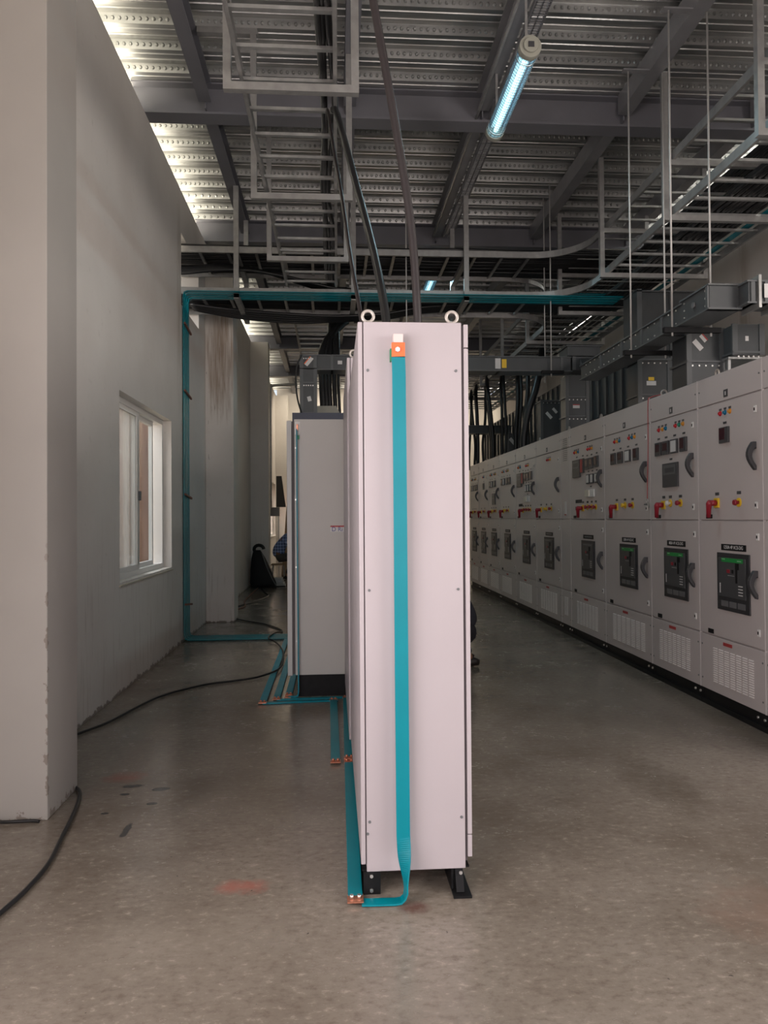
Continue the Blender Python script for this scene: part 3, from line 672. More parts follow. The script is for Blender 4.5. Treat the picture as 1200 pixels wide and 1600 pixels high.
t = duct(-.20, 3.02, 9.15, 9.40, 3.29, 3.455, 'x', 'long horizontal busbar duct crossing from the grey cabinet to the switchboards', (.0, .8, 1.6, 2.1, 2.9), [(2.08, 3.372, .07, .13, 0, None), (2.16, 3.372, .06, .11, 0, None, YEL, 'warning_sticker'), (.10, 3.37, .055, .045, 0, None)])
riser(-.375, -.205, 9.15, 9.42, 2.725, 3.29, (2.745, 3.12), 'vertical busbar duct standing on the grey cabinet row with a small sticker', [(-.28, 2.92, .045, .06, 15, None)])
t = riser(-.375, -.205, 9.13, 9.42, 3.295, 3.46, (3.45,), 'elbow of the crossing busbar duct with a slanted orange-banded sticker', [(-.285, 3.38, .12, .055, 50, ORANGE)])
riser(3.05, 3.34, 9.12, 9.45, 3.295, 3.465, (), 'elbow box of the crossing duct above the tall riser with a square white sticker', [(3.18, 3.38, .05, .045, 0, None)])
t = thing('busbar_riser', (3.15, 9.3, 3.48), 'square dark busbar box on top of the right elbow', 'busbar duct'); B(2.98, 3.4, 9.15, 9.5, 3.48, 3.60).build('casing', DUCT, t, .004); B(2.96, 3.42, 9.13, 9.52, 3.60, 3.612).build('cover_flange', DUCTF, t)
t = thing('busbar_duct', (3., 8.6, 3.0), 'slanting offset duct joining the crossing duct to the run over the cabinets', 'busbar duct')
MB().bar((2.81, 7.85, 3.02), (3.2, 9.1, 3.38), .15, .12).build('casing', DUCT, t, .004)
t = duct(2.72, 2.90, 5.55, 7.9, 2.945, 3.085, 'y', 'long dark busbar duct receding diagonally over the switchboard cabinets', (5.9, 6.3, 6.75, 7.3))
b = MB()
for i in range(17):
    y = 5.65+i*.13
    for z in (2.965, 3.068): b.cyl((2.722, y, z), (2.712, y, z), .007, 6)
b.build('bolts', STEEL, t)
t = duct(2.70, 2.92, 5.10, 5.52, 2.935, 3.095, 'y', 'bolted joint box of the near busbar duct with a round plug', (5.12,), bl=[(2.70, y, z) for y in (5.15, 5.47) for z in (2.96, 3.015, 3.07)])
MB().cyl((2.70, 5.32, 3.015), (2.685, 5.32, 3.015), .022, 16).build('round_plug', MGREY, t)
t = duct(2.92, 5.0, 4.98, 5.16, 2.945, 3.085, 'x', 'ribbed busbar duct leaving the joint box toward the right wall', (2.95, 3.05, 3.15, 3.4, 3.8))
B(2.98, 3.0, 4.95, 5.18, 2.90, 3.13).build('clamp_bar', GALV, t); B(3.13, 3.15, 4.95, 5.18, 2.90, 3.13).build('clamp_bar', GALV, t); sticker(t, 3.065, 4.96, 3.02, .08, .10)
t = thing('busbar_duct', (4.05, 8.7, 3.5), 'large dark busbar box high behind the diagonal duct', 'busbar duct')
B(3.64, 4.4, 8.5, 8.85, 3.3, 4.10).build('casing', DUCT, t, .004); B(3.60, 3.66, 8.47, 8.88, 3.27, 4.13).build('end_flange', DUCTF, t); B(3.6, 4.44, 8.47, 8.88, 4.10, 4.115).build('top_flange', DUCTF, t)
B(4.0, 4.03, 8.47, 8.88, 3.3, 4.1).build('seam_flange', DUCTF, t); B(3.72, 4.2, 8.52, 8.83, 2.503, 3.3).build('lower_casing', DUCT, t)
t = thing('ribbed_duct', (4.2, 15, 3.0), 'long dark ribbed duct running behind the switchboards along the right wall', 'busbar duct')
B(4.05, 4.35, 9.6, 19.5, 2.95, 3.80).build('casing', DUCT, t)
for i in range(33): y = 9.7+i*.3; B(4.02, 4.05, y, y+.06, 2.95, 3.78).build('rib', DUCTF, t)
for y in (11, 15, 19):
    tag(B(4.1, 4.3, y, y+.08, 0, 2.95).build('duct_stand', PSTEEL), 'steel stand under the ribbed duct, %s' % {11: 'nearest', 15: 'middle one', 19: 'farthest'}[y], 'stand')
duct(.7, 3.70, 15.05, 15.3, 3.18, 3.325, 'x', 'far lower busbar duct crossing behind the hanging cables', (1.2, 2.0, 2.8, 3.3), [(3.25, 3.255, .06, .05, 0, None)])

# ------------------------------------------------------------------ pink cabinet row
def eyebolt(x, y, z, parent, R=.022, r=.0065, m=None):
    b = MB().torus((x, y, z+.008+R), R, r, 'y', 24, 10); b.cyl((x, y, z), (x, y, z+.012), .013, 14, .010); return b.build('eyebolt', m or mat('eyebolt_zinc', (.50, .46, .42), .4, .4), parent)
def pink_cab(y0, y1, x0, x1, zt, label, side_gap=.02, screws=False, right_seams=(), n_eye=True, feet=False):
    t = thing('control_cabinet', ((x0+x1)/2, (y0+y1)/2, 0), label, 'cabinet')
    B(x0, x1, y0+.02, y1-.004, .1, zt).build('body', PINK, t, .003)
    B(x0+.0, x1-.0, y0, y0+.019, .095, zt-.001).build('side_panel', PINK, t, .002)
    B(x0-.004, x0, y0+.01, y1-.01, .12, zt-.01).build('door_gasket', PINKD, t); B(x1, x1+.010, y0+.012, y1-.01, .12, zt-.01).build('door_gasket', PINKD, t)
    lx = x0-.004
    B(lx-.0175, lx, y0+.002, y1-.004, .122, zt-.001).build('left_door', PINK, t, .003)
    zs = [.135]+list(right_seams)+[zt-.005]
    for i in range(len(zs)-1):
        B(x1+.010, x1+.027, y0+.002, y1-.004, zs[i]+.002, zs[i+1]-.002).build('right_door', PINK, t, .002)
    if screws:
        b = MB()
        for x, z in ((x0+.016, 2.018), (x1-.022, 2.018), (x0+.016, 1.17), (x1-.02, 1.17), (x0+.012, .285), (x1-.014, .292), (x0+.004, .24)):
            b.cyl((x, y0, z), (x, y0-.003, z), .0055, 12); 
        b.build('panel_screws', MGREY, t)
    if n_eye:
        for x in (x0+.02, x1-.03):
            for y in (y0+.04, y1-.06): eyebolt(x, y, zt, t)
    return t
fr_ = pink_cab(2.842, 3.64, .122, .503, 2.207, 'nearest pink-white control cabinet, its narrow end filling the middle of the view', screws=True, right_seams=(.222, 2.108))
b = MB().cyl((.358, 3.06, 2.207), (.358, 3.06, 2.235), .022, 16).cyl((.358, 3.06, 2.235), (.358, 3.06, 2.25), .018, 16); b.build('cable_gland', mat('gland_beige', (.6, .5, .42), .5), fr_)
pink_cab(3.645, 4.42, .122, .503, 2.207, 'second pink-white control cabinet, directly behind the nearest one', right_seams=(.222, 2.108))
pink_cab(4.44, 5.22, .112, .503, 2.415, 'taller pink-white cabinet behind the two low ones, its eyebolt showing at the left', n_eye=True)
pink_cab(5.225, 6.0, .112, .503, 2.415, 'rear one of the two taller pink-white cabinets, next to the grey cabinet', n_eye=False)
# skids
for x, lab in ((.14, 'left'), (.485, 'right')):
    t = thing('cabinet_skid', (x, 3.6, 0), 'black steel skid rail under the %s side of the pink cabinets' % lab, 'skid')
    b = MB(); xs = 1 if lab == 'left' else -1
    b.box(x-.035, x+.035, 2.80 if lab == 'right' else 2.86, 4.4, .0, .008).box(x-.004 if lab == 'left' else x-.035, x+.004 if lab == 'left' else x-.027, 2.86, 4.4, .008, .09).box(x-.035, x+.035, 2.86, 4.4, .09, .096)
    if lab == 'left': b.box(x-.030, x+.035, 2.855, 2.863, .008, .09)
    b.build('channel', BLK, t)
    b = MB()
    for z in (.02, .075): b.cyl((x, 2.855, z), (x, 2.845, z), .007, 6)
    b.build('bolts', STEEL, t)
    if lab == 'right':
        b = MB().bar((x-.005, 2.87, .09), (x-.005, 2.83, .01), .03, .01); b.build('end_tab', BLK, t)
tag(MB().cyl((.33, 3.15, 0), (.33, 3.15, .035), .09, 20).build('floor_flange', BROWN), 'round brown floor flange half hidden under the nearest pink cabinet', 'flange')

# teal earthing strip down the front of the pink cabinet
xc = .2555; yf = 2.842
t = thing('earthing_strip', (xc, yf-.03, 0), 'bright teal earthing strip hanging down the end of the nearest pink cabinet', 'earthing strip')
path = [(xc-.002, yf-.035, 2.065)]; wd = [(1, 0, 0)]
for i in range(14): z = 2.0-.135*i; path.append((xc+.004*i/14, yf-.035-.003*math.sin(i*.5), z)); wd.append((1, 0, 0))
for i in range(1, 27):
    f_ = i/26; a_ = math.radians(82)*f_*f_*(3-2*f_)
    path.append((xc+.004+.007*f_, yf-.035-.020*f_, .245-.20*f_)); wd.append((math.cos(a_), -math.sin(a_), 0))
path += [(xc+.005, yf-.056, .022), (xc-.008, yf-.056, .010), (xc-.03, yf-.056, .007), (.14, yf-.052, .006), (.100, yf-.05, .006)]
wd += [(0, -1, 0)]*5
MB().strip(path, wd, .052, .006).build('strip_sleeve', TEAL, t, .001)
MB().strip([(xc-.002, yf-.035, 2.118), (xc-.002, yf-.035, 2.062)], (1, 0, 0), .051, .006).build('lug_plate', ORANGE, t)
B(xc-.028, xc-.020, yf-.028, yf-.001, 2.065, 2.115).build('stand_off', mat('pale_plastic', (.75, .6, .55), .5), t)
b = MB().cyl((xc-.005, yf-.038, 2.09), (xc-.005, yf-.046, 2.09), .010, 6).cyl((xc-.005, yf-.046, 2.09), (xc-.005, yf-.050, 2.09), .006, 12); b.build('bolt', STEEL, t)
b = MB().box(xc-.020, xc+.016, yf-.040, yf, 2.146, 2.150).box(xc-.020, xc+.016, yf-.0415, yf-.0385, 2.118, 2.150).box(xc-.021, xc-.018, yf-.038, yf, 2.12, 2.150); b.build('bracket', mat('pale_bracket', (.68, .58, .56), .4), t)
B(xc-.033, xc-.028, yf-.036, yf-.004, 2.048, 2.095).build('green_tape', DGREEN, t)

# teal strips on the floor
def floor_strip(pts, label, ends=(1, 1), w=.055, m=TEALD, joint=None):
    t = thing('floor_earthing_strip', (pts[0][0], pts[0][1], 0), label, 'earthing strip')
    P = [Vector(p) for p in pts]; d0 = (P[1]-P[0]).normalized(); d1 = (P[-1]-P[-2]).normalized()
    wd = Vector((0, 0, 1)).cross(d0); q = [P[0]+d0*(.04 if ends[0] else 0)]+P[1:-1]+[P[-1]-d1*(.04 if ends[1] else 0)]
    MB().strip(q, tuple(wd), w, .007).build('strip_sleeve', m, t, .001)
    for k, (p, d) in enumerate(((P[0], d0), (P[-1], -d1))):
        if ends[k]:
            a = p-d*.008; c = p+d*.05; e_ = MB().strip([a, c], tuple(wd), w+.006, .005).build('copper_end', COPPER, t)
            b = MB()
            for s in (-.014, .014): cc = p+d*.02+wd*s; b.cyl((cc.x, cc.y, cc.z+.003), (cc.x, cc.y, cc.z+.016), .008, 6)
            b.build('bolt', STEEL if abs(p.y-2.78) < .1 else COPPER, e_)
    return t
floor_strip([(.076, 2.785, .014), (.088, 4.40, .014)], 'teal floor strip along the foot of the nearest pink cabinets', m=TEAL)
floor_strip([(.088, 4.41, .021), (.10, 5.96, .014)], 'teal floor strip continuing along the taller pink cabinets', m=TEAL)
floor_strip([(.008, 4.37, .014), (-.003, 5.90, .014)], 'short teal floor strip left of the pair, ending in a copper lug', m=TEAL)
floor_strip([(-.555, 5.84, .006), (.03, 5.885, .006)], 'cross strip on the floor, front one of the two before the grey cabinet', ends=(0, 0), w=.05)
floor_strip([(-.455, 5.945, .006), (.10, 5.975, .006)], 'cross strip on the floor, rear one of the two before the grey cabinet', ends=(0, 0), w=.05)
floor_strip([(-.555, 5.82, .014), (-.555, 8.9, .014)], 'outermost of three teal floor strips left of the grey cabinet', ends=(1, 0))
floor_strip([(-.455, 5.93, .014), (-.455, 8.95, .014)], 'middle one of three teal floor strips left of the grey cabinet', ends=(1, 0))
floor_strip([(-.365, 6.06, .014), (-.365, 9.0, .014)], 'innermost of three teal floor strips, tight against the grey cabinet', ends=(1, 0))
# wall risers: four strips up the wall, along the floor and over the lower ladder
for i in range(4):
    y = 8.90+.095*i; xw = XL+.016+.0*i; zt = 4.31-.0*i; k = .006*i
    t = thing('riser_strip', (xw, y, 0), 'teal earthing strip of the group running up the wall, %s' % ['nearest the camera', 'second from the near side', 'second from the far side', 'farthest from the camera'][i], 'earthing strip')
    p = [(-.30, y, .018), (-1.3, y, .018), (xw+.05, y, .018), (xw+.012, y, .03), (xw, y, .07), (xw, y, 1.5), (xw, y, 3.0), (xw, y, 4.09), (xw+.012, y, 4.14), (xw+.05, y, 4.156), (-1.2, y, 4.156), (0, y, 4.156), (2.6, y, 4.156), (3.6, y, 4.156)]
    MB().strip(p, (0, 1, 0), .062, .008).build('strip_sleeve', TEAL, t)
for z in (.42, 1.72, 2.95, 3.75):
    tag(MB().bar((XL+.034, 8.86, z+.02), (XL+.034, 9.26, z-.02), .02, .022).build('wall_clamp', BROWN), 'rusty clamp bar across the teal wall strips, %s' % {.42: 'lowest', 1.72: 'second from the floor', 2.95: 'third from the floor', 3.75: 'topmost'}[z], 'clamp')
for i in range(3):
    x = 3.99+.038*i
    t = tag(MB().strip([(x, 3.6, 4.235+.012*i), (x, 18.6, 4.235+.012*i)], (1, 0, 0), .034, .006).build('ladder_earthing_strip', TEAL), 'teal earthing strip along the outer edge of the lower right ladder', 'earthing strip', 'teal strips on the lower right ladder')
for i in range(3):
    tag(MB().strip([(3.0, 9.08+.1*i, 4.24), (3.95, 9.08+.1*i, 4.24)], (0, 1, 0), .055, .006).build('ladder_earthing_strip', TEAL), 'short teal strip crossing the lower tee piece', 'earthing strip', 'teal strips across the tee')

# ------------------------------------------------------------------ grey cabinet row
def grey_cab(y0, y1, label, full=True):
    t = thing('grey_cabinet', (.06, (y0+y1)/2, 0), label, 'cabinet'); x0, x1 = -.31, .47
    B(x0, x1, y0, y1, .175, 2.255).build('body', GREY, t, .004)
    B(x0+.02, x1, y0+.012, y1, 0, .172).build('plinth', BLK, t)
    B(x0-.022, x0-.003, y0+.02, y1-.004, .18, 2.24).build('door_gasket', PINKD, t)
    B(x0-.062, x0-.022, y0+.004, y1-.006, .17, 2.245).build('left_door', mat('grey_door_paint', (.56, .56, .55), .4), t, .004)
    return t
g0 = grey_cab(6.05, 6.85, 'grey cabinet standing left of the pink ones, its front with a handwritten tag')
b = MB()
for z in (2.02, 1.6, 1.05, .45): b.cyl((-.30, 6.05, z), (-.30, 6.046, z), .006, 10)
b.build('panel_screws', STEEL, g0)
tg = B(-.02, .135, 6.046, 6.049, 1.335, 1.378).build('door_tag', OFFW, g0); B(-.02, .135, 6.0445, 6.046, 1.374, 1.386).build('tag_red_band', REDL, g0)
text('D Ri', 'tag_writing', (.035, 6.045, 1.355), (1, 0, 0), (0, 0, 1), .05, mat('ink_blue', (.03, .05, .25), .5), g0, 'CENTER', .085)
B(-.305, -.262, 6.043, 6.049, 2.13, 2.235).build('terminal_plate', WHITE, g0); B(-.29, -.278, 6.018, 6.043, 2.16, 2.21).build('copper_lug', COPPER, g0); B(-.284, -.268, 6.02, 6.04, 2.09, 2.12).build('green_tape', DGREEN, g0)
t = thing('earthing_strip', (-.29, 6.02, 0), 'pale teal strip running down the front of the grey cabinet to the floor', 'earthing strip')
p = [(-.288, 6.022, 2.17), (-.288, 6.018, 1.6), (-.286, 6.016, 1.0), (-.284, 6.014, .5), (-.283, 6.012, .12), (-.284, 6.010, .045), (-.29, 6.010, .018), (-.31, 6.01, .012), (-.365, 6.01, .012)]
MB().strip(p, (0, 1, 0), .035, .009).build('strip_sleeve', TEALD, t)
B(-.395, -.345, 5.985, 6.035, .0, .012).build('copper_end', COPPER, t)
grey_cab(6.855, 7.65, 'second grey cabinet of the row, hidden behind the tagged one'); grey_cab(7.655, 8.5, 'third grey cabinet of the row, behind the second'); grey_cab(8.505, 10.2, 'last grey cabinet of the row, under the vertical busbar duct')
tag(B(-.48, .47, 8.95, 10.15, 2.257, 2.72).build('top_frame', NAVY), 'dark blue base frame on top of the last grey cabinet, carrying the vertical duct', 'frame')
t = thing('gland_box', (-.1, 9.8, 2.752), 'beige trapezoid cable gland hood on the dark blue frame', 'gland box')
MB().prism([(-.29, 2.80), (.11, 2.80), (.055, 2.92), (-.21, 2.92)], 'y', 9.72, 10.05).build('hood', PALM, t)
b = MB()
for i in range(10): b.box(-.19+.025*i, -.178+.025*i, 9.74, 9.76, 2.722, 2.80)
b.box(-.22, -.20, 9.74, 10.0, 2.722, 2.80).box(.05, .08, 9.74, 10.0, 2.722, 2.80); b.build('comb_legs', PALM, t)
cable('thin_cable', [(-.37, 9.1, 3.45), (-.43, 9.08, 3.3), (-.44, 9.08, 3.1), (-.42, 9.05, 2.9), (-.37, 9.0, 2.725)], .010, RUBBER, 'thin black wire looping down beside the vertical busbar duct')

# ------------------------------------------------------------------ switchboard row
XF = 2.87
def lampset(par, Y1, u, z, m, r=.0155):
    y = Y1-u; o = MB().cyl((XF-.018, y, z), (XF-.034, y, z), r, 14, r*.7).cyl((XF-.018, y, z), (XF-.022, y, z), r*1.25, 14).build('indicator_lamp', m, par)
    B(XF-.021, XF-.018, y-.016, y+.016, z+.021, z+.036).build('lamp_label', DGREY, par)
def mini_label(par, Y1, u, z, w=.05, h=.018, m=DGREY, name='small_label'): return B(XF-.021, XF-.018, Y1-u-w/2, Y1-u+w/2, z-h/2, z+h/2).build(name, m, par)
def meter(par, Y1, u0, u1, z0, z1, kind):
    y0, y1 = Y1-u1, Y1-u0; mm = {'d': DGREY, 'w': DGREY, 'r': DGREY, 'g': DGREY, 'R': DGREY, 'b': WHITE}[kind]
    o = B(XF-.034, XF-.018, y0, y1, z0, z1).build('meter', mm, par, .002); w = y1-y0; h = z1-z0
    if kind == 'w': B(XF-.036, XF-.034, y0+w*.12, y1-w*.12, z0+h*.1, z1-h*.1).build('meter_face', OFFW, o)
    elif kind == 'r': B(XF-.036, XF-.034, y0+w*.36, y1-w*.06, z0+h*.22, z1-h*.06).build('meter_face', LCD, o)
    elif kind == 'R': B(XF-.037, XF-.034, y0+w*.35, y1-w*.05, z0+h*.05, z1-h*.05).build('relay_face', REDL, o)
    elif kind == 'g':
        B(XF-.036, XF-.034, y0+w*.12, y1-w*.08, z0+h*.52, z1-h*.08).build('relay_face', mat('relay_grey', (.11, .115, .12), .4), o); B(XF-.037, XF-.036, y0+w*.2, y1-w*.2, z0+h*.6, z1-h*.2).build('relay_screen', DGREY, o)
    elif kind == 'b': B(XF-.05, XF-.034, y0+w*.5, y1, z0+.005, z1-.005).build('box_cover', mat('cream_plastic', (.7, .66, .56), .5), o)
    else: B(XF-.036, XF-.034, y0+w*.2, y1-w*.15, z0+h*.3, z1-h*.15).build('meter_face', LCD, o)
    mini_label(par, Y1, (u0+u1)/2, z1+.032, .045, .016)
    return o
def isolator(par, Y1, u, z):
    y = Y1-u; o = B(XF-.03, XF-.018, y-.034, y+.034, z-.036, z+.036).build('isolator_plate', YEL, par, .003)
    MB().cyl((XF-.03, y, z), (XF-.075, y, z), .022, 14).build('isolator_hub', RED, par)
    MB().ring([(XF-.080, y-.012, z+.014), (XF-.082, y+.0, z-.004), (XF-.075, y+.02, z-.05), (XF-.068, y+.036, z-.105)], [.017, .023, .018, .017], 10).build('isolator_lever', RED, par)
def knob(par, Y1, u, z, m=RED, plate=YEL):
    y = Y1-u; MB().cyl((XF-.018, y, z), (XF-.024, y, z), .032, 20).build('button_plate', plate, par)
    MB().cyl((XF-.024, y, z), (XF-.045, y, z), .012, 14).cyl((XF-.045, y, z), (XF-.06, y, z), .022, 18, .018).build('push_button', m, par)
def handle(par, Y1, u, z0, z1):
    y = Y1-u; h = z1-z0; out = []; inn = []
    for i in range(9):
        t_ = i/8; a = math.sin(math.pi*(t_*.85+.12)); out.append((XF-.02-.058*a, z1-h*t_)); inn.append((XF-.02-.058*a+(.034-.010*t_), z1-.02-(h-.03)*t_))
    poly = [(XF-.018, z1)]+out+[(XF-.018, z0)]+[(XF-.018, z0+.02)]+inn[::-1][1:-1]+[(XF-.018, z1-.05)]
    MB().prism([(p[0], p[1]) for p in poly], 'y', y-.017, y+.017).build('door_handle', DGREY, par, .003)
def lock(par, Y1, u, z):
    y = Y1-u; o = B(XF-.024, XF-.018, y-.015, y+.015, z-.024, z+.024).build('door_lock', WHITE, par, .002); B(XF-.027, XF-.024, y-.005, y+.005, z-.010, z+.010).build('key_slot', BLK, o) if False else None
    B(XF-.0265, XF-.024, y-.001, y+.010, z-.010, z+.010).build('lock_slot', BLK, par)
def breaker(par, Y1, u0, u1, z0, z1, green=True, txt=None, near=True):
    y0, y1 = Y1-u1, Y1-u0; w = y1-y0; h = z1-z0
    o = B(XF-.028, XF-.018, y0, y1, z0, z1).build('breaker_bezel', mat('bezel_dark', (.03, .03, .033), .45), par, .003)
    B(XF-.034, XF-.028, y0+w*.09, y1-w*.07, z0+h*.24, z1-h*.08).build('breaker_front', mat('breaker_face', (.06, .062, .066), .4), par, .002)
    if green:
        gs = B(XF-.036, XF-.034, y0+w*.16, y1-w*.18, z1-h*.155, z1-h*.085).build('green_strip', GREEN, par)
        B(XF-.037, XF-.036, y1-w*.30, y1-w*.2, z1-h*.115, z1-h*.10).build('green_mark', mat('pale_green', (.3, .55, .35), .5), par); B(XF-.037, XF-.036, y0+w*.2, y0+w*.32, z1-h*.13, z1-h*.115).build('green_mark', MATS['pale_green'], par)
    else: B(XF-.036, XF-.034, y0+w*.18, y1-w*.2, z1-h*.13, z1-h*.10).build('pale_strip', MGREY, par)
    B(XF-.037, XF-.034, y0+w*.33, y0+w*.38, z0+h*.50, z1-h*.16).build('centre_slot', BLK, par); B(XF-.038, XF-.034, y0+w*.28, y0+w*.38, z1-h*.27, z1-h*.16).build('slot_head', BLK, par)
    B(XF-.039, XF-.034, y0+w*.56, y0+w*.64, z1-h*.34, z1-h*.28).build('red_button', RED, par); B(XF-.038, XF-.034, y0+w*.45, y0+w*.49, z1-h*.34, z1-h*.28).build('black_button', BLK, par)
    b = MB()
    for k in range(4): b.box(XF-.0355, XF-.034, y0+w*.17, y0+w*.3, z0+h*(.30+.05*k), z0+h*(.315+.05*k))
    b.box(XF-.0355, XF-.034, y1-w*.14, y1-w*.12, z0+h*.3, z0+h*.47).box(XF-.0355, XF-.034, y0+w*.42, y0+w*.62, z0+h*.615, z0+h*.62); b.build('printed_marks', OFFW, par)
    for k in range(3): B(XF-.031, XF-.028, y1-w*(.36+.26*k), y1-w*(.14+.26*k), z0+h*.07, z0+h*.17).build('slot_tile', mat('tile_grey', (.13, .13, .135), .45), par)
    if txt:
        y = Y1-(u0+u1)/2; n = B(XF-.021, XF-.018, y-.163, y+.163, z1+.018, z1+.064).build('name_plate', BLK, par)
        if near: text(txt, 'name_plate_text', (XF-.0215, y, z1+.041), (0, -1, 0), (0, 0, 1), .036, OFFW, par, 'CENTER', .25)
        else: B(XF-.0225, XF-.021, y-.12, y+.12, z1+.034, z1+.048).build('name_plate_print', MGREY, par)
def vents(par, Y1, u0, u1, z0, z1, nc, nr):
    b = MB(); dw = (u1-u0)/nc; dh = (z1-z0)/nr
    for i in range(nc):
        for j in range(nr):
            y1 = Y1-u0-i*dw-dw*.12; y0 = y1-dw*.72; zz = z0+j*dh
            b.prism([(XF-.018, zz), (XF-.0265, zz+dh*.12), (XF-.018, zz+dh*.5)], 'y', y0, y1)
    return b.build('vent_louvres', mat('louvre_lit_pale', (.82, .78, .76), .45), par)  # slats painted paler than the doors to look lit
def board(y0, y1, label, spec):
    t = thing('switchboard_cabinet', (XF+.4, (y0+y1)/2, 0), label, 'cabinet')
    B(XF, XF+.9, y0+.001, y1-.001, .12, 2.497).build('body', BOARD, t)
    B(XF-.012, XF+.05, y0, y1, 0, .035).build('floor_channel', BLK, t); pl = B(XF+.01, XF+.88, y0, y1, .035, .12).build('plinth', BLK, t)
    for yy in (y0+.05, y0+.13): MB().cyl((XF+.01, yy, .075), (XF+.0, yy, .075), .010, 8).build('plinth_bolt', STEEL, pl)
    g_ = .0035
    hd = B(XF-.018, XF, y0+g_, y1-g_, 2.287, 2.497).build('header_panel', BOARD, t, .003)
    up = B(XF-.018, XF, y0+g_, y1-g_, 1.415, 2.276).build('upper_door', BOARD, t, .003)
    lo = B(XF-.018, XF, y0+g_, y1-g_, .550, 1.406).build('lower_door', BOARD, t, .003)
    bt = B(XF-.018, XF, y0+g_, y1-g_, .124, .540).build('bottom_panel', BOARD, t, .003)
    B(XF-.0195, XF-.001, y0-.003, y0+.003, .124, 2.497).build('edge_trim', BOARDE, t)
    w = y1-y0; full = spec.get('full', True)
    b = MB()
    for u in (.03, w-.03): b.cyl((XF-.018, y1-u, 2.40), (XF-.021, y1-u, 2.40), .007, 8); b.cyl((XF-.018, y1-u, .46), (XF-.021, y1-u, .46), .007, 8); b.cyl((XF-.018, y1-u, .2), (XF-.021, y1-u, .2), .007, 8)
    b.build('panel_screws', MGREY, t)
    if w > .5:
        n = mini_label(hd, y1, w*.48, 2.335, .055, .055, DGREY, 'number_plate'); B(XF-.0225, XF-.021, y1-w*.48-.005, y1-w*.48+.006, 2.322, 2.348).build('plate_digit', OFFW, hd)
        hu = w-.085
        handle(up, y1, hu, 1.752, 1.945); handle(lo, y1, hu, .88, 1.073)
        for z in (2.165, 1.515): lock(up, y1, w-.075, z)
        for z in (1.30, .655): lock(lo, y1, w-.065, z)
        mini_label(lo, y1, .165, .575, .08, .034, BLK); mini_label(up, y1, .16, 1.44, .09, .03, BLK)
        for (u, m) in spec['lamps']: lampset(up, y1, u, 2.196, m)
        for q in spec['meters']: meter(up, y1, *q)
        if 'iso' in spec: isolator(up, y1, spec['iso'], 1.54); mini_label(up, y1, spec['iso'], 1.607, .05, .022)
        for q in spec.get('knobs', []): knob(up, y1, *q); mini_label(up, y1, q[0], 1.607, .05, .022)
        if spec.get('fuses'):
            for i in range(5): mini_label(up, y1, .21+.045*i, 1.62, .03, .04, BLK, 'fuse')
            mini_label(up, y1, .22, 1.54, .07, .04, DGREY, 'switch')
        c = w/2-.0+spec.get('bs', 0)
        breaker(lo, y1, c-.213, c+.213, .757, 1.175, spec.get('green', False), spec.get('txt', ' '), spec.get('near', False))
        vents(bt, y1, spec['v'][0], spec['v'][1], .2, .465, 7, 16)
        mini_label(bt, y1, w*.46, .505, .12, .024, REDL, 'red_label')
    else:
        b = MB()
        for i in range(12): b.box(XF-.021, XF-.018, y0+.1, y1-.1, 2.15+.024*i-.02, 2.157+.024*i-.02)
        b.build('vent_slots', MGREY, up); vents(bt, y1, .11, .26, .24, .465, 2, 16)
        o = B(XF-.022, XF-.018, (y0+y1)/2-.03, (y0+y1)/2+.03, 1.47, 1.63).build('wall_sticker', OFFW, up); B(XF-.0235, XF-.022, (y0+y1)/2-.03, (y0+y1)/2+.03, 1.46, 1.475).build('sticker_band', REDL, up)
    return t
D = 'd'
SP1 = dict(lamps=[(.34, LR), (.405, LB), (.47, LY)], meters=[(.338, .463, 1.975, 2.09, 'r')], iso=.28, knobs=[(.575, 1.538)], green=True, txt='1250A 4P ACB-D/G', near=True, v=(.19, .745), bs=.06)
SP2 = dict(lamps=[(.185, LR), (.255, LY), (.32, LB), (.50, LR), (.565, LG), (.632, LY)], meters=[(.125, .235, 1.97, 2.086, 'd'), (.262, .385, 1.97, 2.086, 'd'), (.42, .542, 1.97, 2.086, 'w'), (.587, .70, 1.97, 2.086, 'r'), (.27, .547, 1.69, 1.893, 'g')],
           iso=.265, knobs=[(.39, 1.553, WHITE, YEL), (.572, 1.552)], green=True, txt='800A 4P ACB-D/G', near=True, v=(.15, .72), bs=.05)
SP3 = dict(lamps=[(.29, LR), (.355, LY), (.415, LB), (.655, LR), (.725, LB), (.787, LY)], meters=[(.20, .32, 1.97, 2.085, 'd'), (.376, .50, 1.97, 2.085, 'd'), (.565, .69, 1.97, 2.085, 'w'), (.765, .878, 1.97, 2.085, 'r')],
           iso=.33, knobs=[(.54, 1.552, YEL, YEL), (.722, 1.55)], green=True, txt='2000A 4P ACB-I/C', near=True, v=(.19, .99), bs=.06)
SP4 = dict(lamps=[(.17, LR), (.235, LY), (.30, LB), (.62, LR), (.69, LR), (.755, LY)], meters=[(.12, .38, 1.9, 2.105, 'g'), (.40, .51, 1.94, 2.105, 'R'), (.545, .66, 1.97, 2.095, 'd'), (.68, .80, 1.975, 2.095, 'd'), (.84, .96, 1.98, 2.1, 'r'),
           (.59, .69, 1.81, 1.915, 'w'), (.72, .81, 1.81, 1.915, 'w'), (.86, .94, 1.81, 1.915, 'w'), (.59, .83, 1.66, 1.745, 'b')], iso=.45, knobs=[(.60, 1.55), (.73, 1.55), (.86, 1.548)], fuses=True, txt=' ', v=(.20, .90), bs=.05)
SP5 = dict(lamps=[(.55, LR), (.62, LR), (.69, LY)], meters=[], iso=.25, knobs=[(.5, 1.55, YEL, YEL), (.72, 1.55)], txt=' ', v=(.2, .95), bs=.05)
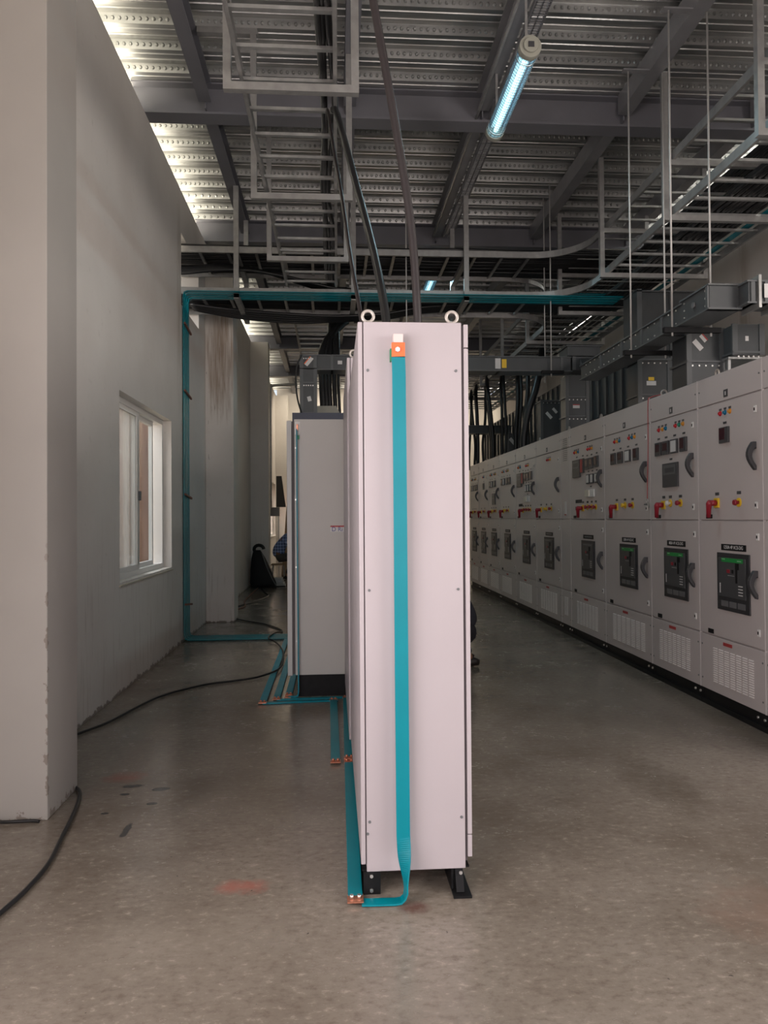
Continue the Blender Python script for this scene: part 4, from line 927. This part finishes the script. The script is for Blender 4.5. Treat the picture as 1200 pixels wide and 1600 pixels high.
SP8 = dict(lamps=[(.2, LR), (.26, LY), (.32, LB), (.5, LR), (.56, LG), (.62, LY)], meters=[(.12, .24, 1.97, 2.085, 'd'), (.27, .39, 1.97, 2.085, 'w'), (.5, .62, 1.97, 2.085, 'r'), (.66, .78, 1.97, 2.085, 'd')], iso=.28, knobs=[(.45, 1.55, YEL, YEL), (.62, 1.55)], txt=' ', v=(.15, .8))
SP9 = dict(SP8); SP9['meters'] = [(.12, .24, 1.97, 2.085, 'd'), (.27, .39, 1.97, 2.085, 'w'), (.5, .62, 1.97, 2.085, 'r'), (.36, .6, 1.66, 1.86, 'g')]
SP10 = dict(lamps=[(.42, LR), (.5, LB)], meters=[(.42, .53, 1.96, 2.08, 'd')], iso=.25, knobs=[(.55, 1.55)], txt=' ', v=(.15, .75))
board(3.85, 4.719, 'switchboard cabinet cut off by the right edge of the picture', SP1)
board(4.722, 5.588, 'switchboard cabinet at the right with one small meter and three lamps', SP1)
board(5.592, 6.461, 'switchboard cabinet with four meters above one square relay', SP2)
board(6.465, 7.583, 'switchboard cabinet with four meters and no relay, left of the red cord', SP3)
board(7.587, 8.708, 'switchboard cabinet crowded with meters, a red strip relay and a cream socket box', SP4)
board(8.712, 9.078, 'narrow blank switchboard section with slots and a red-edged sticker', {})
board(9.082, 10.208, 'switchboard cabinet with three lamps and no meters, left of the narrow blank section', SP5)
board(10.212, 11.366, 'far switchboard cabinet with crowded meters, second left of the narrow section', SP4)
board(11.37, 12.466, 'far switchboard cabinet third left of the narrow section, four meters in a row', SP8)
board(12.47, 13.398, 'far switchboard cabinet fourth left of the narrow section, with a tall grey relay', SP9)
board(13.402, 14.286, 'far switchboard cabinet fifth left of the narrow section, with a single meter', SP10)
board(14.29, 15.2, 'farthest switchboard cabinet in view, just beside the pink cabinet edge', SP8)
for y, nm in ((4.70, 'at the right picture edge'), (5.45, 'over the single-meter cabinet'), (6.36, 'where the red cord hangs'), (7.9, 'over the crowded cabinet'), (9.0, 'over the narrow blank section'), (10.3, 'far along the row')):
    t = thing('lifting_eye', (XF+.06, y, 2.5), 'pale lifting eye on top of the switchboards, '+nm, 'lifting eye')
    MB().torus((XF+.07, y, 2.535), .026, .008, 'x' if y not in (6.36, 4.70) else 'y', 20, 8).build('ring', MATS['eyebolt_zinc'], t); MB().cyl((XF+.07, y, 2.497), (XF+.07, y, 2.512), .016, 12).build('stem', WHITE, t)
t = thing('key_cord', (XF-.03, 6.5, 1.5), 'thin red cord with keys hanging over the front of the switchboards', 'cord')
MB().ring(curve([(XF+.07, 6.40, 2.53), (XF-.005, 6.46, 2.515), (XF-.03, 6.47, 2.46), (XF-.03, 6.475, 2.1), (XF-.03, 6.50, 1.75), (XF-.032, 6.50, 1.6)]), .0035, 6).build('cord', CORD, t)
MB().torus((XF-.035, 6.5, 1.58), .02, .003, 'x', 14, 5).build('key_ring', STEEL, t); B(XF-.04, XF-.032, 6.51, 6.56, 1.545, 1.557).build('key', MGREY, t); MB().bar((XF-.036, 6.49, 1.57), (XF-.036, 6.46, 1.52), .006, .012).build('key', STEEL, t)

# ------------------------------------------------------------------ floor cable, bag, clutter
cable('floor_cable', [(-1.3, 2.4, .012), (-1.223, 2.815, .012), (-1.199, 2.979, .012), (-1.195, 3.195, .012), (-1.235, 3.476, .012), (-1.262, 3.66, .012), (-1.297, 3.855, .012), (-1.345, 4.03, .012), (-1.43, 4.16, .012), (-1.60, 4.45, .012), (-1.69, 4.8, .012), (-1.73, 5.06, .012), (-1.606, 5.353, .012), (-1.476, 5.892, .012), (-1.371, 6.193, .012),
      (-1.115, 6.515, .012), (-.9, 6.63, .012), (-.697, 6.726, .02), (-.56, 6.9, .03), (-.51, 7.1, .03), (-.505, 7.4, .03), (-.545, 8.0, .03), (-.66, 8.6, .02), (-.769, 8.85, .03), (-.73, 9.2, .035), (-.657, 9.55, .012), (-.917, 10.121, .012), (-1.32, 10.62, .012), (-1.6, 11.1, .012)], .0095, RUBBER, 'long black flex snaking across the floor around the near pillar', seg=8)
cable('floor_cable', [(-1.75, 3.72, .01), (-1.6, 3.66, .012), (-1.45, 3.665, .01), (-1.41, 3.66, .008)], .008, RUBBER, 'short black cable end at the foot of the near pillar')
cable('floor_cable', [(-1.66, 12.1, .01), (-1.4, 12.8, .01), (-1.2, 13.8, .01), (-1.35, 14.6, .01), (-1.5, 15.6, .01)], .012, RUBBER, 'thin black cable curling on the floor toward the black bag')
cable('floor_cable', [(-1.68, 11.5, .01), (-1.45, 12.2, .01), (-1.55, 13.2, .01), (-1.55, 15.5, .01)], .01, BROWN, 'thin brown cable beside the wall near the black bag')
t = thing('equipment_bag', (-1.5, 15.72, 0), 'tall black bag leaning on the wall by the third pillar, strap hanging loose', 'bag')
me = MB(); prof_ = [(0, .27, .17), (.1, .27, .18), (.35, .22, .16), (.6, .15, .13), (.72, .10, .10), (.78, .07, .07)]; base = 0
for z, hx, hy in prof_:
    for k in range(16): a = 2*math.pi*k/16; cxx = -1.45-.11*z/.7*1.2; me.v.append((cxx+hx*math.copysign(abs(math.cos(a))**.6, math.cos(a)), 15.72+hy*math.copysign(abs(math.sin(a))**.6, math.sin(a)), z))
for i in range(5):
    for k in range(16): me.f.append((i*16+k, i*16+(k+1) % 16, i*16+16+(k+1) % 16, i*16+16+k)); me.sm.append(True)
me.f.append(tuple(range(16))[::-1]); me.sm.append(False); me.f.append(tuple(80+k for k in range(16))); me.sm.append(False)
me.build('bag_body', BAGM, t)
MB().ring([(-1.55+.10*math.cos(a), 15.66, .80+.085*math.sin(a)) for a in [i*.4 for i in range(14)]], .035, 8).build('grip', BAGM, t)
MB().ring(curve([(-1.48, 15.58, .72), (-1.38, 15.52, .45), (-1.27, 15.5, .2), (-1.17, 15.5, .03)]), .012, 6).build('strap', MGREY, t)
MB().ring(curve([(-1.3, 15.5, .03), (-1.15, 15.48, .03), (-1.0, 15.5, .03)]), .03, 8, flat=.5).build('strap_pad', BAGM, t)
for i, lab in enumerate(('lowest', 'second', 'third', 'topmost')):
    z = .045*i; tag(B(-1.33+.02*i, -1.02-.02*i, 15.75, 16.12, z, z+.04).build('cardboard_sheet', mat('pale_card%d' % i, (.5+.03*i, .49+.03*i, .47+.03*i), .8)), 'pale flat pack on the floor right of the black bag, %s of its stack' % lab, 'flat pack')
# conduit on the far pillar, junction box on thin legs, boards
cable('wall_conduit', [(-1.60, 19.3, 1.7), (-1.60, 19.3, 3.0), (-1.60, 19.3, 4.75), (-1.56, 19.3, 4.87), (-1.46, 19.3, 4.9), (-1.2, 19.3, 4.92), (-.9, 19.3, 4.92)], .035, GALV, 'pale conduit rising beside the far window and bending along the roof', 'conduit')
t = thing('junction_box', (-1.42, 18.6, 0), 'grey metal box on thin legs behind the crouching worker', 'box')
B(-1.60, -1.33, 18.5, 18.7, 1.50, 1.72).build('box_body', mat('box_grey', (.36, .34, .32), .5), t, .005)
for x in (-1.58, -1.35): B(x-.01, x+.01, 18.59, 18.61, 0, 1.5).build('leg', GALV, t)
tag(MB().prism([(-1.40, 1.725), (-1.17, 1.725), (-1.27, 2.5), (-1.40, 2.5)], 'y', 18.55, 18.6).build('dark_panel', mat('panel_dark', (.10, .09, .08), .6)), 'dark panel propped upright on the grey metal box', 'panel')
tag(MB().bar((-1.25, 19.0, 0), (-1.12, 19.15, 1.75), .16, .02).build('wooden_plank', PLY), 'bare wooden plank standing behind the crouching worker', 'plank')

# ------------------------------------------------------------------ people
def skin(name, V, E, Rr, m, parent, sub=2):
    off = wloc(parent); me = bpy.data.meshes.new(name); me.from_pydata([tuple(Vector(v)-off) for v in V], E, []); me.materials.append(m)
    o = bpy.data.objects.new(name, me); COL.objects.link(o); o.parent = parent
    md = o.modifiers.new('skin', 'SKIN'); md.use_smooth_shade = True
    sv = me.skin_vertices[0].data if me.skin_vertices else None
    if sv:
        for i, r in enumerate(Rr): sv[i].radius = (r, r) if not isinstance(r, tuple) else r
        sv[0].use_root = True
    s = o.modifiers.new('sub', 'SUBSURF'); s.levels = sub; s.render_levels = sub
    return o
def person(label, J, mats, loc):
    "J: joints dict; body is one continuous skinned figure, clothes sit over it"
    t = thing('person', loc, label, 'person'); shirt, trou = mats
    names = ['pelvis', 'belly', 'chest', 'neck', 'head0', 'head1']; V = []; E = []; R_ = []; idx = {}
    def add(n, p, r, par=None):
        idx[n] = len(V); V.append(p); R_.append(r)
        if par: E.append((idx[par], idx[n]))
    add('pelvis', J['pelvis'], .12); add('belly', J['belly'], .115, 'pelvis'); add('chest', J['chest'], .13, 'belly'); add('neck', J['neck'], .055, 'chest')
    hd = Vector(J['head'])*.8+Vector(J['neck'])*.2; fd = Vector(J['face']).normalized(); nk = Vector(J['neck']); upv = (hd-nk).normalized()
    add('head0', tuple(hd-upv*.05+fd*.02), .078, 'neck'); add('head1', tuple(hd+upv*.05), .088, 'head0'); add('head2', tuple(hd+upv*.115), .05, 'head1')
    for s in 'LR':
        add('hip'+s, J['hip'+s], .095, 'pelvis'); add('knee'+s, J['knee'+s], .06, 'hip'+s); a, b_ = Vector(J['knee'+s]), Vector(J['ank'+s])
        add('calf'+s, tuple(a*.65+b_*.35+Vector(J.get('calf', (0, 0, 0)))), .055, 'knee'+s); add('ank'+s, J['ank'+s], .036, 'calf'+s); add('toe'+s, J['toe'+s], .03, 'ank'+s)
        add('sho'+s, J['sho'+s], .06, 'chest'); add('elb'+s, J['elb'+s], .04, 'sho'+s); add('wri'+s, J['wri'+s], .026, 'elb'+s)
        w = Vector(J['wri'+s]); d = (w-Vector(J['elb'+s])).normalized(); sd = d.cross(Vector((0, 0, 1))).normalized(); dn = d.cross(sd).normalized()
        if dn.z > 0: dn = -dn
        add('palm'+s, tuple(w+d*.05), (.036, .02), 'wri'+s)
        for f in range(4):
            q = w+d*.085+sd*(-.027+.018*f); l = (.062, .072, .068, .052)[f]
            add('f%d0%s' % (f, s), tuple(q), .010, 'palm'+s); add('f%d1%s' % (f, s), tuple(q+d*l*.5+dn*.006), .009, 'f%d0%s' % (f, s)); add('f%d2%s' % (f, s), tuple(q+d*l*.85+dn*.03), .008, 'f%d1%s' % (f, s))
        q = w+d*.03-sd*.035; add('t0'+s, tuple(q), .011, 'palm'+s); add('t1'+s, tuple(q+d*.03-sd*.02+dn*.01), .010, 't0'+s); add('t2'+s, tuple(q+d*.055-sd*.022+dn*.02), .009, 't1'+s)
    body = skin('body', V, E, R_, SKIN, t)
    # face
    rt = fd.cross(upv).normalized()
    b = MB().ring([hd+fd*.085+upv*.012, hd+fd*.105-upv*.015, hd+fd*.09-upv*.03], [.008, .014, .010], 8); b.build('nose', SKIN, t)
    b = MB()
    for s in (-1, 1): b.ring([hd+fd*.082+rt*s*.03+upv*.018, hd+fd*.09+rt*s*.03+upv*.018], [.012, .008], 8)
    b.build('eyes', mat('eye_dark', (.03, .02, .02), .2), t)
    MB().ring([hd+fd*.080+rt*-.022-upv*.055, hd+fd*.090-upv*.056, hd+fd*.080+rt*.022-upv*.055], .006, 6).build('mouth', mat('lips', (.25, .09, .07), .5), t)
    b = MB()
    for s in (-1, 1): b.ring([hd+rt*s*.082+upv*.02, hd+rt*s*.094, hd+rt*s*.082-upv*.025], [.010, .014, .009], 8)
    b.build('ears', SKIN, t)
    skin('hair', [tuple(hd-fd*.03+upv*.01), tuple(hd-fd*.015+upv*.07), tuple(hd+fd*.03+upv*.105)], [(0, 1), (1, 2)], [.083, .09, .06], HAIR, t)
    # shirt
    V2 = [tuple(Vector(J['pelvis'])*1.15-Vector(J['belly'])*.15), J['belly'], J['chest'], tuple(nk-upv*.03)]; E2 = [(0, 1), (1, 2), (2, 3)]; R2 = [.165, .16, .17, .08]
    for s in 'LR':
        i = len(V2); a, b_ = Vector(J['elb'+s]), Vector(J['wri'+s]); V2 += [J['sho'+s], J['elb'+s], tuple(a*.35+b_*.65)]; E2 += [(2, i), (i, i+1), (i+1, i+2)]; R2 += [.078, .058, .048]
    skin('shirt', V2, E2, R2, shirt, t)
    V3 = [J['pelvis'], tuple(Vector(J['pelvis'])*.45+Vector(J['belly'])*.55)]; E3 = [(0, 1)]; R3 = [.135, .125]
    for s in 'LR':
        i = len(V3); a, b_ = Vector(J['knee'+s]), Vector(J['ank'+s]); V3 += [J['hip'+s], tuple(Vector(J['hip'+s])*.5+a*.5), J['knee'+s], tuple(a*.6+b_*.4+Vector(J.get('calf', (0, 0, 0)))), tuple(b_+(a-b_).normalized()*.03)]; E3 += [(0, i), (i, i+1), (i+1, i+2), (i+2, i+3), (i+3, i+4)]; R3 += [.112, .10, .082, .078, .062]
    skin('trousers', V3, E3, R3, trou, t)
    for s in 'LR':
        a, b_ = Vector(J['ank'+s]), Vector(J['toe'+s]); d = (b_-a); d.z = 0; d.normalize(); z = .035
        MB().ring([(a-d*.07).to_tuple()[:2]+(z,), (a-d*.03).to_tuple()[:2]+(z+.012,), (a+d*.06).to_tuple()[:2]+(z+.006,), (a+d*.15).to_tuple()[:2]+(z,), (a+d*.2).to_tuple()[:2]+(z-.008,)], [.03, .04, .043, .04, .022], 12).build('shoe', SHOE, t)
    return t
# crouching worker at the far left, back to the left
px, py = -1.30, 17.75
person('person in a blue plaid shirt and grey trousers hunched on a stool at the back', dict(pelvis=(px, py, .52), belly=(px-.0, py, .72), chest=(px+.12, py, .93), neck=(px+.27, py, 1.08), head=(px+.37, py, 1.20), face=(1, -.1, -.35),
       hipL=(px+.05, py-.1, .50), hipR=(px+.05, py+.1, .50), kneeL=(px+.42, py-.14, .55), kneeR=(px+.42, py+.15, .55), ankL=(px+.20, py-.13, .09), ankR=(px+.25, py+.14, .09), toeL=(px+.36, py-.14, .035), toeR=(px+.41, py+.15, .035),
       shoL=(px+.17, py-.17, .98), shoR=(px+.17, py+.17, .98), elbL=(px+.34, py-.24, .74), elbR=(px+.34, py+.24, .74), wriL=(px+.54, py-.14, .66), wriR=(px+.54, py+.14, .66)), (PLAID, TROU), (px, py, 0))
t = thing('low_stool', (px, py, 0), 'low stool with thin legs under the person in the plaid shirt', 'stool')
B(px-.16, px+.14, py-.16, py+.16, .335, .365).build('seat', PLY, t, .005)
for sx in (-1, 1):
    for sy in (-1, 1): MB().bar((px+sx*.15, py+sy*.14, 0), (px+sx*.12, py+sy*.13, .335), .018, .018).build('leg', GALV, t)
# worker squatting at the right side of the cabinet row
qx, qy = 1.315, 7.25
person('person in dark trousers squatting beside the pink cabinets in the right aisle', dict(pelvis=(qx, qy, .34), belly=(qx-.07, qy, .53), chest=(qx-.2, qy, .72), neck=(qx-.33, qy, .90), head=(qx-.40, qy, 1.04), face=(-1, 0, -.2),
       hipL=(qx, qy-.1, .30), hipR=(qx, qy+.1, .30), kneeL=(qx-.32, qy-.15, .50), kneeR=(qx-.32, qy+.15, .50), ankL=(qx+.02, qy-.14, .085), ankR=(qx+.02, qy+.14, .085), toeL=(qx-.14, qy-.15, .035), toeR=(qx-.14, qy+.15, .035),
       shoL=(qx-.2, qy-.18, .78), shoR=(qx-.2, qy+.18, .78), elbL=(qx-.40, qy-.2, .62), elbR=(qx-.40, qy+.2, .62), wriL=(qx-.58, qy-.12, .72), wriR=(qx-.58, qy+.12, .72)), (SHIRTD, TROUD), (qx, qy, 0))
